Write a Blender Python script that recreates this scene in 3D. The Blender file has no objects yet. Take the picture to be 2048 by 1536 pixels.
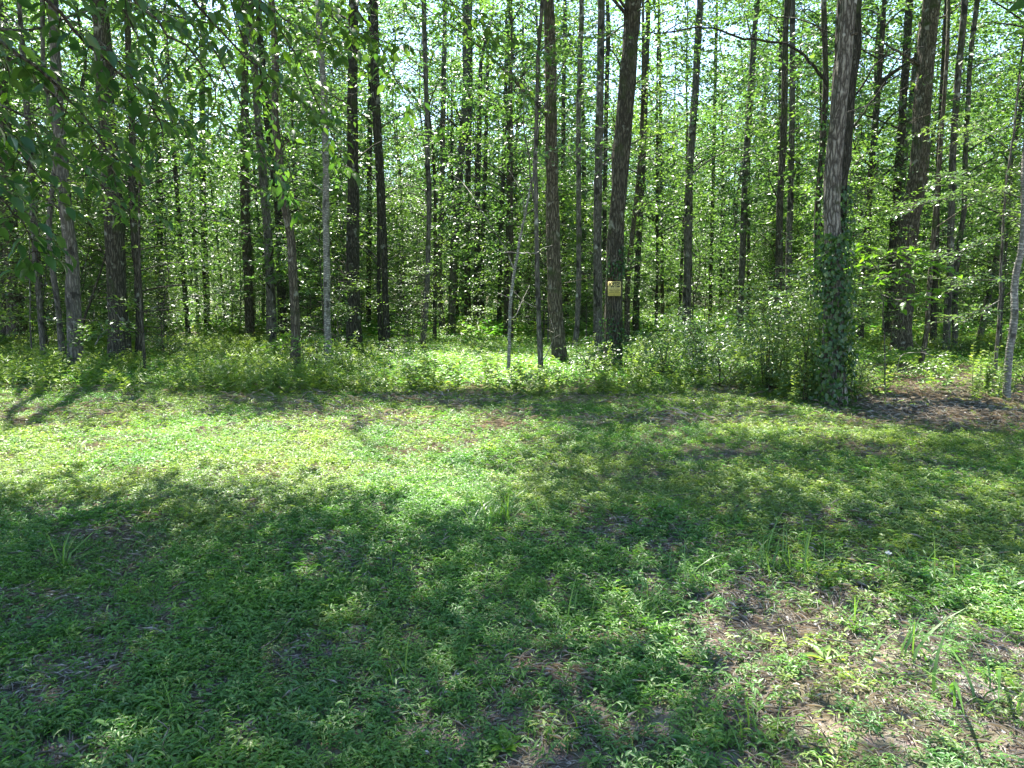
import bpy, math, random
import numpy as np
from mathutils import Vector

# ------------------------------------------------------------------ camera, sky, sun, exposure
SC = bpy.context.scene
F = 1490.0                       # focal length in pixels of the 2048 wide photograph
CAMH, PITCH = 1.6, math.radians(6.4)
cam = bpy.data.objects.new('camera', bpy.data.cameras.new('camera'))
SC.collection.objects.link(cam)
cam.location = (0, 0, CAMH)
cam.rotation_euler = (math.radians(90) - PITCH, 0, 0)
cam.data.sensor_width = 36.0
cam.data.lens = 36.0 * F / 2048.0
cam.data.clip_start = 0.05
cam.data.clip_end = 2000.0
SC.camera = cam

SUN_EL, SUN_AZ = math.radians(62), math.radians(-22)      # azimuth from +Y towards +X
SD = np.array([math.sin(SUN_AZ) * math.cos(SUN_EL), math.cos(SUN_AZ) * math.cos(SUN_EL), math.sin(SUN_EL)])
world = bpy.data.worlds.new('World')
SC.world = world
world.use_nodes = True
wn = world.node_tree
sky = wn.nodes.new('ShaderNodeTexSky')
sky.sky_type = 'NISHITA'
sky.sun_disc = False
sky.sun_elevation = SUN_EL
sky.sun_rotation = SUN_AZ
sky.air_density = 1.0
sky.dust_density = 0.5
wn.links.new(sky.outputs[0], wn.nodes['Background'].inputs[0])
wn.nodes['Background'].inputs[1].default_value = 0.10
sun = bpy.data.objects.new('sun', bpy.data.lights.new('sun', 'SUN'))
SC.collection.objects.link(sun)
sun.data.energy = 4.7
sun.data.angle = math.radians(0.53)
sun.data.color = (1.0, 0.95, 0.86)
sun.rotation_euler = Vector(SD).to_track_quat('Z', 'Y').to_euler()
SC.view_settings.view_transform = 'Standard'
SC.view_settings.look = 'None'
SC.view_settings.exposure = 2.5
SC.view_settings.gamma = 1.0
SC.view_settings.use_curve_mapping = False
cy = SC.cycles
cy.max_bounces = 8
cy.diffuse_bounces = 5
cy.glossy_bounces = 2
cy.transmission_bounces = 5
cy.transparent_max_bounces = 4
cy.caustics_reflective = False
cy.caustics_refractive = False
cy.use_denoising = True
cy.denoiser = 'OPENIMAGEDENOISE'
cy.denoising_input_passes = 'RGB_ALBEDO_NORMAL'
cy.sample_clamp_indirect = 6.0

rng = np.random.default_rng(7)
random.seed(7)
PI = math.pi
COL = SC.collection

# ------------------------------------------------------------------ helpers
def sstep(a, b, x):
    t = np.clip((x - a) / (b - a), 0, 1)
    return t * t * (3 - 2 * t)

_perm = np.random.default_rng(3).random((256, 256))
def vnoise(x, y, s=1.0, seed=0):
    x = np.asarray(x, float) * s + seed * 17.31 + 500.0
    y = np.asarray(y, float) * s + seed * 9.73 + 500.0
    xi, yi = np.floor(x).astype(int), np.floor(y).astype(int)
    fx, fy = x - xi, y - yi
    fx = fx * fx * (3 - 2 * fx); fy = fy * fy * (3 - 2 * fy)
    g = lambda a, b: _perm[a % 256, b % 256]
    return (g(xi, yi) * (1 - fx) + g(xi + 1, yi) * fx) * (1 - fy) + (g(xi, yi + 1) * (1 - fx) + g(xi + 1, yi + 1) * fx) * fy

def fbm(x, y, s=1.0, seed=0, n=3):
    v = 0; a = 0.5; t = 0
    for i in range(n):
        v = v + a * vnoise(x, y, s * 2 ** i, seed + i * 5); t += a; a *= 0.5
    return v / t

def height(x, y):
    d = np.hypot(x, y)
    return (fbm(x, y, 0.35, 2) - 0.5) * 0.16 + (vnoise(x, y, 1.7, 4) - 0.5) * 0.035 + 0.0

def ray(px, py):
    a, b = (px - 1024.0) / F, -(py - 768.0) / F
    return np.array([a, math.cos(PITCH) + b * math.sin(PITCH), -math.sin(PITCH) + b * math.cos(PITCH)])

def at(px, py, Y):                     # the point at distance Y seen along that direction
    d = ray(px, py)
    return np.array([0, 0, CAMH]) + d * (Y / d[1])

def ground(px, py):
    d = ray(px, py)
    return (d * (CAMH / -d[2]))[:2]

def project(P):
    v = P - np.array([0, 0, CAMH])
    c = v[..., 1] * math.cos(PITCH) - v[..., 2] * math.sin(PITCH)
    u = v[..., 1] * math.sin(PITCH) + v[..., 2] * math.cos(PITCH)
    c = np.where(np.abs(c) < 1e-3, 1e-3, c)
    return 1024 + F * v[..., 0] / c, 768 - F * u / c, c

def in_poly(x, y, poly):
    x = np.asarray(x); y = np.asarray(y)
    ins = np.zeros(x.shape, bool)
    n = len(poly)
    for i in range(n):
        x0, y0 = poly[i]; x1, y1 = poly[(i + 1) % n]
        c = ((y0 > y) != (y1 > y)) & (x < (x1 - x0) * (y - y0) / (y1 - y0 + 1e-12) + x0)
        ins ^= c
    return ins

def mesh_np(name, V, Fs, mat, attrs=None, smooth=False):
    """V (n,3); Fs list of arrays of faces, each (m,k)."""
    me = bpy.data.meshes.new(name)
    V = np.asarray(V, np.float32)
    Fs = [np.asarray(f, np.int32) for f in Fs if len(f)]
    loops = np.concatenate([f.ravel() for f in Fs]) if Fs else np.zeros(0, np.int32)
    tot = np.concatenate([np.full(len(f), f.shape[1], np.int32) for f in Fs])
    start = np.concatenate([[0], np.cumsum(tot)[:-1]]).astype(np.int32)
    me.vertices.add(len(V)); me.vertices.foreach_set('co', V.ravel())
    me.loops.add(len(loops)); me.loops.foreach_set('vertex_index', loops)
    me.polygons.add(len(tot)); me.polygons.foreach_set('loop_start', start)
    me.polygons.foreach_set('loop_total', tot)
    if smooth:
        me.polygons.foreach_set('use_smooth', np.ones(len(tot), bool))
    for k, a in (attrs or {}).items():
        at_ = me.attributes.new(k, 'FLOAT', 'POINT')
        at_.data.foreach_set('value', np.asarray(a, np.float32))
    me.update(calc_edges=True)
    if mat:
        me.materials.append(mat)
    return me

def obj(name, me, parent=None, loc=(0, 0, 0), rot=(0, 0, 0), kind=None, link=True, scale=None):
    o = bpy.data.objects.new(name, me)
    if link:
        COL.objects.link(o)
    o.location = loc; o.rotation_euler = rot
    if scale: o.scale = scale
    if parent: o.parent = parent
    if kind: o['kind'] = kind
    return o

def thing(name, label, cat, loc=(0, 0, 0), rz=0, group=None):
    o = bpy.data.objects.new(name, None)
    COL.objects.link(o)
    o.location = loc; o.rotation_euler = (0, 0, rz)
    o.empty_display_size = 0.2
    o['label'] = label; o['category'] = cat
    if group: o['group'] = group
    return o

class Geo:
    """collects numpy geometry"""
    def __init__(s): s.V = []; s.T = []; s.Q = []; s.A = []; s.n = 0
    def add(s, V, T=None, Q=None, tint=None):
        V = np.asarray(V)
        s.V.append(V)
        s.A.append(np.full(len(V), 0.5) if tint is None else tint)
        if T is not None and len(T): s.T.append(np.asarray(T) + s.n)
        if Q is not None and len(Q): s.Q.append(np.asarray(Q) + s.n)
        s.n += len(V)
    def mesh(s, name, mat, smooth=False, off=None):
        V = np.concatenate(s.V)
        if off is not None: V = V - np.asarray(off)
        Fs = []
        if s.T: Fs.append(np.concatenate(s.T))
        if s.Q: Fs.append(np.concatenate(s.Q))
        return mesh_np(name, V, Fs, mat, {'tint': np.concatenate(s.A)}, smooth)

# leaf shapes: verts in (width, length, up), faces
LEAF2 = (np.array([[0, 0, 0], [.5, .42, .10], [0, 1, -.06], [-.5, .42, .10]]), np.array([[0, 1, 2], [0, 2, 3]]))
LEAF6 = (np.array([[0, 0, 0], [.36, .22, .07], [.47, .5, .09], [.26, .8, .0], [0, 1, -.14], [-.26, .8, .0], [-.47, .5, .09], [-.36, .22, .07], [0, .5, 0]]),
         np.array([[0, 1, 8], [1, 2, 8], [2, 3, 8], [3, 4, 8], [4, 5, 8], [5, 6, 8], [6, 7, 8], [7, 0, 8]]))
STAR = (np.array([[0, 0, 0], [.28, .12, 0], [.55, .3, -.04], [.24, .42, .03], [.42, .8, -.05], [.14, .62, .03], [0, 1.05, -.08], [-.14, .62, .03], [-.42, .8, -.05], [-.24, .42, .03], [-.55, .3, -.04], [-.28, .12, 0], [0, .4, .0]]),
        np.array([[0, 1, 12], [1, 2, 3], [1, 3, 12], [3, 4, 5], [3, 5, 12], [5, 6, 7], [5, 7, 12], [7, 8, 9], [7, 9, 12], [9, 10, 11], [9, 11, 12], [11, 0, 12]]))

def leaves(geo, P, D, N, L, W, shape=LEAF2, tint=None):
    """P origin, D axis, N normal (n,3); L length, W width (n,)"""
    n = len(P)
    if n == 0: return
    D = D / np.linalg.norm(D, axis=1, keepdims=True)
    S = np.cross(D, N); S /= np.linalg.norm(S, axis=1, keepdims=True) + 1e-9
    U = np.cross(S, D)
    T, Fc = shape
    k = len(T)
    V = (P[:, None, :] + T[None, :, 0, None] * W[:, None, None] * S[:, None, :]
         + T[None, :, 1, None] * L[:, None, None] * D[:, None, :]
         + T[None, :, 2, None] * L[:, None, None] * U[:, None, :]).reshape(-1, 3)
    faces = (Fc[None] + (np.arange(n) * k)[:, None, None]).reshape(-1, 3)
    t = rng.random(n) if tint is None else tint
    geo.add(V, T=faces, tint=np.repeat(t, k))

def tube(geo, P, R, sides=6, rough=0.0, cap=True, tint=0.5, seed=0, flute=0.0):
    P = np.asarray(P, float); R = np.asarray(R, float)
    n = len(P)
    T = np.gradient(P, axis=0); T /= np.linalg.norm(T, axis=1, keepdims=True) + 1e-9
    ref = np.array([1.0, 0, 0]) if abs(T[0][0]) < 0.8 else np.array([0, 0, 1.0])
    A = ref[None] - (T @ ref)[:, None] * T; A /= np.linalg.norm(A, axis=1, keepdims=True) + 1e-9
    B = np.cross(T, A)
    th = np.arange(sides) * 2 * PI / sides
    rr = R[:, None] * np.ones((1, sides))
    if rough > 0:
        s = np.concatenate([[0], np.cumsum(np.linalg.norm(np.diff(P, axis=0), axis=1))])
        nz = vnoise(np.cos(th)[None] * 2 + s[:, None] * 1.1, np.sin(th)[None] * 2 + s[:, None] * 0.7, 1.6, seed) - 0.5
        n2 = vnoise(th[None] * 3.1 + s[:, None] * 0.3, s[:, None] * 4 + 0 * th[None], 1.0, seed + 3) - 0.5
        rr = rr * (1 + rough * nz * 1.6 + rough * 0.8 * n2)
    if flute > 0:
        f = flute * np.exp(-np.arange(n) / 4.0)[:, None]
        rr = rr * (1 + f * np.cos(th * 4 + seed)[None])
    V = (P[:, None] + rr[..., None] * (np.cos(th)[None, :, None] * A[:, None] + np.sin(th)[None, :, None] * B[:, None])).reshape(-1, 3)
    i = np.arange(n - 1)[:, None] * sides; j = np.arange(sides)[None]; j2 = (j + 1) % sides
    Q = np.stack([i + j, i + j2, i + sides + j2, i + sides + j], -1).reshape(-1, 4)
    Tt = None
    if cap:
        V = np.concatenate([V, P[-1:] + T[-1:] * R[-1]])
        e = (n - 1) * sides; jj = np.arange(sides)
        Tt = np.stack([e + jj, e + (jj + 1) % sides, np.full(sides, len(V) - 1)], -1)
    geo.add(V, T=Tt, Q=Q, tint=np.full(len(V), tint))

def spline(K, m):
    """Catmull-Rom through knots K to m points"""
    K = np.asarray(K, float)
    if len(K) == 2:
        t = np.linspace(0, 1, m)[:, None]
        return K[0] * (1 - t) + K[1] * t
    d = np.concatenate([[0], np.cumsum(np.linalg.norm(np.diff(K, axis=0), axis=1))])
    t = np.linspace(0, d[-1], m)
    out = np.zeros((m, K.shape[1]))
    Kp = np.concatenate([[2 * K[0] - K[1]], K, [2 * K[-1] - K[-2]]])
    idx = np.clip(np.searchsorted(d, t, side='right') - 1, 0, len(K) - 2)
    u = ((t - d[idx]) / (d[idx + 1] - d[idx]))[:, None]
    a, b, c, e = Kp[idx], Kp[idx + 1], Kp[idx + 2], Kp[idx + 3]
    return 0.5 * ((2 * b) + (-a + c) * u + (2 * a - 5 * b + 4 * c - e) * u ** 2 + (-a + 3 * b - 3 * c + e) * u ** 3)

def unit(a): return a / (np.linalg.norm(a, axis=-1, keepdims=True) + 1e-9)

def sprays(geo, twig, C, az, Ls, m=12, leaf=0.09, shape=LEAF2, rise=0.05, tilt=0.45, wratio=0.52, droop=0.25, fan=1.0):
    """flat leafy twigs: C start (n,3), az heading, Ls length; m leaves alternate along each; adds thin twig tubes"""
    n = len(C)
    if n == 0: return
    az = np.asarray(az); Ls = np.asarray(Ls)
    h = np.stack([np.cos(az), np.sin(az), rise + rng.normal(0, .22, n)], -1); h = unit(h)
    side = unit(np.cross(h, np.array([0, 0, 1.0])[None]))
    t = (np.arange(m) + 0.7) / m
    T = t[None, :, None]
    bend = -0.22 * Ls[:, None, None] * T ** 2 * np.array([0, 0, 1.0])
    twp = C[:, None] + h[:, None] * Ls[:, None, None] * T + bend
    sgn = np.where(np.arange(m) % 2 == 0, 1.0, -1.0)[None, :, None]
    spread = rng.uniform(0.0, 0.30, (n, m, 1)) * Ls[:, None, None] * (1 - T * 0.7) * fan
    P = twp + side[:, None] * sgn * spread + rng.normal(0, 0.035, (n, m, 3)) * Ls[:, None, None]
    D = h[:, None] * rng.uniform(.35, 1.0, (n, m, 1)) + side[:, None] * sgn * rng.uniform(.4, 1.2, (n, m, 1))
    D = D + np.array([0, 0, -1.0]) * (droop + rng.normal(0, .3, (n, m, 1)))
    N = np.array([0, 0, 1.0]) + rng.normal(0, tilt, (n, m, 3))
    Lf = leaf * rng.uniform(.55, 1.25, n * m) if np.isscalar(leaf) else np.repeat(leaf, m) * rng.uniform(.55, 1.25, n * m)
    tt = np.clip(np.repeat(rng.random(n), m) * .5 + rng.random(n * m) * .5, 0, 1)
    leaves(geo, P.reshape(-1, 3), D.reshape(-1, 3), N.reshape(-1, 3), Lf, Lf * wratio, shape, tt)
    if twig is not None:
        for k in range(n):
            e = C[k] + h[k] * Ls[k] * .5 - np.array([0, 0, .055 * Ls[k]])
            f = C[k] + h[k] * Ls[k] - np.array([0, 0, .22 * Ls[k]])
            tube(twig, [C[k], e, f], [.006, .004, .002], 3, cap=False)

# ------------------------------------------------------------------ materials
def new_mat(name):
    m = bpy.data.materials.new(name); m.use_nodes = True
    nt = m.node_tree; nt.nodes.clear()
    return m, nt, nt.nodes.new, nt.links.new

def leaf_mat(name, dark, mid, light, trans=0.42, rough=0.42, spec=0.5, tcol=(1.08, 1.12, .40), region=.5, rcol=(1.14, 1.08, .85)):
    m, nt, N, K = new_mat(name)
    out = N('ShaderNodeOutputMaterial')
    at_ = N('ShaderNodeAttribute'); at_.attribute_name = 'tint'
    oi = N('ShaderNodeObjectInfo')
    mx = N('ShaderNodeMath'); mx.operation = 'MULTIPLY_ADD'
    K(oi.outputs['Random'], mx.inputs[0]); mx.inputs[1].default_value = 0.35
    sc = N('ShaderNodeMath'); sc.operation = 'MULTIPLY'; K(at_.outputs['Fac'], sc.inputs[0]); sc.inputs[1].default_value = 0.65
    K(sc.outputs[0], mx.inputs[2])
    cr = N('ShaderNodeValToRGB'); K(mx.outputs[0], cr.inputs[0])
    e = cr.color_ramp.elements
    e[0].position = 0.05; e[0].color = (*dark, 1)
    e[1].position = 0.95; e[1].color = (*light, 1)
    k = e.new(0.5); k.color = (*mid, 1)
    ge = N('ShaderNodeNewGeometry'); nz = N('ShaderNodeTexNoise'); nz.inputs['Scale'].default_value = region; nz.inputs['Detail'].default_value = 3
    K(ge.outputs['Position'], nz.inputs[0])
    rr = N('ShaderNodeMapRange'); K(nz.outputs[0], rr.inputs[0]); rr.inputs[1].default_value = .38; rr.inputs[2].default_value = .62
    va = N('ShaderNodeMix'); va.data_type = 'RGBA'; K(rr.outputs[0], va.inputs[0]); va.inputs[6].default_value = (.80, .88, 1.0, 1); va.inputs[7].default_value = (*rcol, 1)
    vm = N('ShaderNodeMix'); vm.data_type = 'RGBA'; vm.blend_type = 'MULTIPLY'; vm.inputs[0].default_value = 1.0
    K(cr.outputs[0], vm.inputs[6]); K(va.outputs[2], vm.inputs[7])
    class _C: outputs = {0: vm.outputs[2]}
    cr = _C
    pb = N('ShaderNodeBsdfPrincipled')
    K(cr.outputs[0], pb.inputs['Base Color'])
    pb.inputs['Roughness'].default_value = rough
    pb.inputs['Specular IOR Level'].default_value = spec
    tm = N('ShaderNodeMix'); tm.data_type = 'RGBA'; tm.blend_type = 'MULTIPLY'
    tm.inputs[0].default_value = 1.0
    K(cr.outputs[0], tm.inputs[6]); tm.inputs[7].default_value = (*tcol, 1)
    br = N('ShaderNodeMix'); br.data_type = 'RGBA'; br.blend_type = 'ADD'; br.inputs[0].default_value = 1.0
    K(tm.outputs[2], br.inputs[6]); K(tm.outputs[2], br.inputs[7])
    tr = N('ShaderNodeBsdfTranslucent'); K(br.outputs[2], tr.inputs[0])
    ms = N('ShaderNodeMixShader'); ms.inputs[0].default_value = trans
    K(pb.outputs[0], ms.inputs[1]); K(tr.outputs[0], ms.inputs[2])
    K(ms.outputs[0], out.inputs[0])
    return m

M_CROWN = leaf_mat('canopy_leaf', (.036, .076, .034), (.064, .118, .046), (.115, .175, .062), 0.46, rough=.38, spec=.6, tcol=(.98, 1.12, .45))
M_UNDER = leaf_mat('understory_leaf', (.050, .100, .042), (.082, .150, .052), (.130, .200, .058), 0.40, rough=.36, spec=.6)
M_NEAR = leaf_mat('overhanging_leaf', (.024, .066, .024), (.038, .092, .028), (.074, .130, .032), 0.40, rough=.36)  # base colour darkened so the hanging boughs look shaded
M_CARPET = leaf_mat('ground_leaf', (.080, .145, .045), (.140, .215, .068), (.230, .290, .110), 0.38, rough=.42, region=1.6)
M_SHADEGREEN = leaf_mat('shade_green_ground_leaf', (.050, .135, .036), (.085, .190, .046), (.145, .250, .062), 0.38, rough=.42, region=1.6, tcol=(.9, 1.12, .4))  # green of the shaded near ground put into the leaf colour
M_SHRUB = leaf_mat('shrub_leaf', (.050, .098, .050), (.085, .150, .065), (.130, .205, .080), 0.32, rough=.36, spec=.6)
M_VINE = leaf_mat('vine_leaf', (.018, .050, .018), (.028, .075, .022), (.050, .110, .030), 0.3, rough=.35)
M_GRASS = leaf_mat('grass_blade', (.050, .120, .030), (.080, .170, .040), (.140, .230, .060), 0.35, rough=.4)
M_STRAW = leaf_mat('dry_litter', (.25, .215, .18), (.40, .355, .305), (.52, .48, .42), 0.1, rough=.7, tcol=(1, .8, .5), rcol=(.9, .9, .9))
M_GLOSS = leaf_mat('sun_glare_leaf', (.060, .110, .060), (.100, .165, .080), (.150, .215, .100), 0.34, rough=.27, spec=1.0)  # sun glare put into a paler base colour, with extra gloss
M_BRIGHT = leaf_mat('bright_leaf', (.050, .130, .025), (.090, .190, .030), (.130, .240, .030), 0.5)  # yellow-green of backlit, sunlit leaves put into the base colour

def bark_mat(name, c0, c1, lich=None, ridge=1.0, blotch=0.0, moss=0.0, horiz=False):
    m, nt, N, K = new_mat(name)
    out = N('ShaderNodeOutputMaterial'); pb = N('ShaderNodeBsdfPrincipled')
    pb.inputs['Roughness'].default_value = 0.9; pb.inputs['Specular IOR Level'].default_value = 0.2
    tc = N('ShaderNodeTexCoord')
    mp = N('ShaderNodeMapping'); K(tc.outputs['Object'], mp.inputs[0])
    mp.inputs['Scale'].default_value = (22, 22, 3.4) if not horiz else (9, 9, 26)
    vo = N('ShaderNodeTexVoronoi'); vo.feature = 'DISTANCE_TO_EDGE'; vo.inputs['Scale'].default_value = 1.0
    wob = N('ShaderNodeTexNoise'); wob.inputs['Scale'].default_value = 6.0; wob.inputs['Detail'].default_value = 3
    K(tc.outputs['Object'], wob.inputs[0])
    ad = N('ShaderNodeVectorMath'); ad.operation = 'MULTIPLY_ADD'
    K(wob.outputs['Color'], ad.inputs[0]); ad.inputs[1].default_value = (1.6, 1.6, 1.2); K(mp.outputs[0], ad.inputs[2])
    K(ad.outputs[0], vo.inputs['Vector'])
    rp = N('ShaderNodeMapRange'); K(vo.outputs['Distance'], rp.inputs[0])
    rp.inputs[1].default_value = 0.0; rp.inputs[2].default_value = 0.32
    nz = N('ShaderNodeTexNoise'); nz.inputs['Scale'].default_value = 1.0; nz.inputs['Detail'].default_value = 6; nz.inputs['Roughness'].default_value = .7
    mp2 = N('ShaderNodeMapping'); mp2.inputs['Scale'].default_value = (30, 30, 9); K(tc.outputs['Object'], mp2.inputs[0]); K(mp2.outputs[0], nz.inputs[0])
    f = N('ShaderNodeMath'); f.operation = 'MULTIPLY'; K(rp.outputs[0], f.inputs[0]); K(nz.outputs[0], f.inputs[1])
    f2 = N('ShaderNodeMapRange'); K(f.outputs[0], f2.inputs[0]); f2.inputs[1].default_value = 0.05; f2.inputs[2].default_value = 0.62
    cm = N('ShaderNodeMix'); cm.data_type = 'RGBA'; K(f2.outputs[0], cm.inputs[0])
    cm.inputs[6].default_value = (*c0, 1); cm.inputs[7].default_value = (*c1, 1)
    col = cm.outputs[2]
    def patch(scale, lo, hi, colr, col, detail=3, stretch=1.0):
        n3 = N('ShaderNodeTexNoise'); n3.inputs['Scale'].default_value = scale; n3.inputs['Detail'].default_value = detail
        mpp = N('ShaderNodeMapping'); mpp.inputs['Scale'].default_value = (1, 1, stretch); K(tc.outputs['Object'], mpp.inputs[0]); K(mpp.outputs[0], n3.inputs[0])
        r3 = N('ShaderNodeMapRange'); K(n3.outputs[0], r3.inputs[0]); r3.inputs[1].default_value = lo; r3.inputs[2].default_value = hi
        c3 = N('ShaderNodeMix'); c3.data_type = 'RGBA'; K(r3.outputs[0], c3.inputs[0]); K(col, c3.inputs[6]); c3.inputs[7].default_value = (*colr, 1)
        return c3.outputs[2]
    if lich: col = patch(5.0, .62, .70, lich, col, 5)
    if blotch: col = patch(5.5, .56, .62, (c0[0] * .5, c0[1] * .5, c0[2] * .5), col, 3, .6)
    if moss: col = patch(2.6, .56, .70, (.045, .060, .022), col, 5)
    K(col, pb.inputs['Base Color'])
    bp = N('ShaderNodeBump'); bp.inputs['Strength'].default_value = 0.9 * ridge; bp.inputs['Distance'].default_value = 0.03
    K(f.outputs[0], bp.inputs['Height']); K(bp.outputs[0], pb.inputs['Normal'])
    K(pb.outputs[0], out.inputs[0])
    return m

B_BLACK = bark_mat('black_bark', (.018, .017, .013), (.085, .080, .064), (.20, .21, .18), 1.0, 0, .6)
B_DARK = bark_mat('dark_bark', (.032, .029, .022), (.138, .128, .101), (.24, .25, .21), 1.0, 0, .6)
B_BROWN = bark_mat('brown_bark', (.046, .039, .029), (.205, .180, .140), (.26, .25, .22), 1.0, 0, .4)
B_GREY = bark_mat('grey_bark', (.070, .065, .058), (.215, .200, .175), (.34, .34, .31), .8, .5, .3)
B_PALE = bark_mat('pale_bark', (.13, .125, .115), (.37, .355, .32), (.50, .50, .47), .5, 1, .2, True)
B_ROUGH = bark_mat('plated_bark', (.060, .053, .045), (.360, .335, .290), (.40, .39, .35), 1.2, 0, .2)

def ground_mat():
    m, nt, N, K = new_mat('soil_and_litter')
    out = N('ShaderNodeOutputMaterial'); pb = N('ShaderNodeBsdfPrincipled')
    pb.inputs['Roughness'].default_value = 1.0; pb.inputs['Specular IOR Level'].default_value = 0.1
    tc = N('ShaderNodeTexCoord')
    n1 = N('ShaderNodeTexNoise'); n1.inputs['Scale'].default_value = 55; n1.inputs['Detail'].default_value = 6; n1.inputs['Roughness'].default_value = .75
    n2 = N('ShaderNodeTexNoise'); n2.inputs['Scale'].default_value = 1.1; n2.inputs['Detail'].default_value = 5
    vo = N('ShaderNodeTexVoronoi'); vo.inputs['Scale'].default_value = 38
    for n in (n1, n2, vo): K(tc.outputs['Object'], n.inputs[0])
    cr = N('ShaderNodeValToRGB'); K(n1.outputs[0], cr.inputs[0])
    e = cr.color_ramp.elements
    e[0].position = .30; e[0].color = (.13, .110, .090, 1)
    e[1].position = .72; e[1].color = (.46, .41, .35, 1)
    k = e.new(.52); k.color = (.31, .27, .23, 1)
    mx = N('ShaderNodeMix'); mx.data_type = 'RGBA'; mx.blend_type = 'MULTIPLY'
    K(cr.outputs[0], mx.inputs[6]); K(vo.outputs['Color'], mx.inputs[7]); mx.inputs[0].default_value = .35
    m2 = N('ShaderNodeMix'); m2.data_type = 'RGBA'
    r2 = N('ShaderNodeMapRange'); K(n2.outputs[0], r2.inputs[0]); r2.inputs[1].default_value = .45; r2.inputs[2].default_value = .62
    K(r2.outputs[0], m2.inputs[0]); K(mx.outputs[2], m2.inputs[6]); m2.inputs[7].default_value = (.15, .135, .085, 1)
    K(m2.outputs[2], pb.inputs['Base Color'])
    bp = N('ShaderNodeBump'); bp.inputs['Strength'].default_value = .8; bp.inputs['Distance'].default_value = .03
    K(n1.outputs[0], bp.inputs['Height']); K(bp.outputs[0], pb.inputs['Normal'])
    K(pb.outputs[0], out.inputs[0])
    return m

def flat_mat(name, c, rough=.6, spec=.3):
    m, nt, N, K = new_mat(name)
    out = N('ShaderNodeOutputMaterial'); pb = N('ShaderNodeBsdfPrincipled')
    nz = N('ShaderNodeTexNoise'); nz.inputs['Scale'].default_value = 30; nz.inputs['Detail'].default_value = 4
    tc = N('ShaderNodeTexCoord'); K(tc.outputs['Object'], nz.inputs[0])
    mr = N('ShaderNodeMapRange'); K(nz.outputs[0], mr.inputs[0]); mr.inputs[3].default_value = .8; mr.inputs[4].default_value = 1.1
    mx = N('ShaderNodeMix'); mx.data_type = 'RGBA'; mx.blend_type = 'MULTIPLY'; mx.inputs[0].default_value = 1
    mx.inputs[6].default_value = (*c, 1); K(mr.outputs[0], mx.inputs[7]); K(mx.outputs[2], pb.inputs['Base Color'])
    pb.inputs['Roughness'].default_value = rough; pb.inputs['Specular IOR Level'].default_value = spec
    K(pb.outputs[0], out.inputs[0])
    return m

# ------------------------------------------------------------------ ground
def axis_lines():
    a = [0.0]; s = .12
    while a[-1] < 900:
        a.append(a[-1] + s); s *= 1.045 if a[-1] > 8 else 1.012
    a = np.array(a)
    return np.concatenate([-a[:0:-1], a])
gx = axis_lines(); gy = axis_lines()
GX, GY = np.meshgrid(gx, gy)
GZ = height(GX, GY)
nx = len(gx); ny = len(gy)
ii = (np.arange(ny - 1)[:, None] * nx + np.arange(nx - 1)[None]).ravel()
obj('ground', mesh_np('ground', np.stack([GX, GY, GZ], -1).reshape(-1, 3), [np.stack([ii, ii + 1, ii + nx + 1, ii + nx], -1)], ground_mat(), smooth=True), kind='structure')

# ------------------------------------------------------------------ sun patches on the ground plane; the mostly unseen canopy is shaped to light them
def gp(pts): return [tuple(ground(max(-3000, x), y)) for x, y in pts]
GAPS = [  # polygon, share of sprays kept
    (gp([(-900, 870), (0, 868), (330, 848), (700, 838), (1010, 832), (1120, 850), (1060, 890), (930, 930), (1000, 960), (1130, 990), (1060, 1040), (860, 1050), (640, 1032), (430, 1010), (200, 985), (-900, 1000)]), .0),
    (gp([(-900, 795), (0, 788), (350, 792), (500, 800), (380, 835), (0, 862), (-900, 865)]), .35),
    (gp([(860, 930), (1180, 920), (1300, 960), (1200, 1060), (900, 1110), (500, 1090), (300, 1040), (600, 1030)]), .6),
    (gp([(700, 716), (1000, 690), (1260, 704), (1230, 775), (760, 780)]), .06),
    (gp([(1680, 742), (2500, 738), (2500, 845), (1950, 840), (1720, 805)]), .10),
    (gp([(1430, 1270), (1560, 1210), (1780, 1225), (2048, 1190), (2800, 1190), (2800, 1750), (1560, 1750), (1510, 1536), (1450, 1400)]), .03),
    (gp([(1300, 965), (1500, 935), (1750, 958), (2048, 960), (2600, 985), (1900, 1045), (1400, 1015)]), .5),
    (gp([(1380, 870), (1500, 795), (1640, 825), (1900, 852), (1500, 890)]), .30),
    (gp([(-400, 640), (240, 645), (660, 690), (650, 775), (240, 775), (-400, 735)]), .45),
    (gp([(1260, 640), (1500, 640), (1600, 760), (1300, 790)]), .35),
]
def keep_canopy(P):
    """probability that a spray at P stands, seen from where its shade falls"""
    k = P[:, 2] / SD[2]
    gx_, gy_ = P[:, 0] - SD[0] * k, P[:, 1] - SD[1] * k
    wx = (fbm(gx_, gy_, 1.3, 21) - .5) * 1.1; wy = (fbm(gx_, gy_, 1.3, 31) - .5) * .9
    pr = np.full(len(P), 0.95)
    pr = np.where(fbm(gx_, gy_, .8, 41) > .72, .35, pr)
    for poly, v in GAPS:
        pr = np.where(in_poly(gx_ + wx, gy_ + wy * np.clip(gy_ / 8, .4, 2), poly), np.minimum(pr, v), pr)
    return pr

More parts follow.
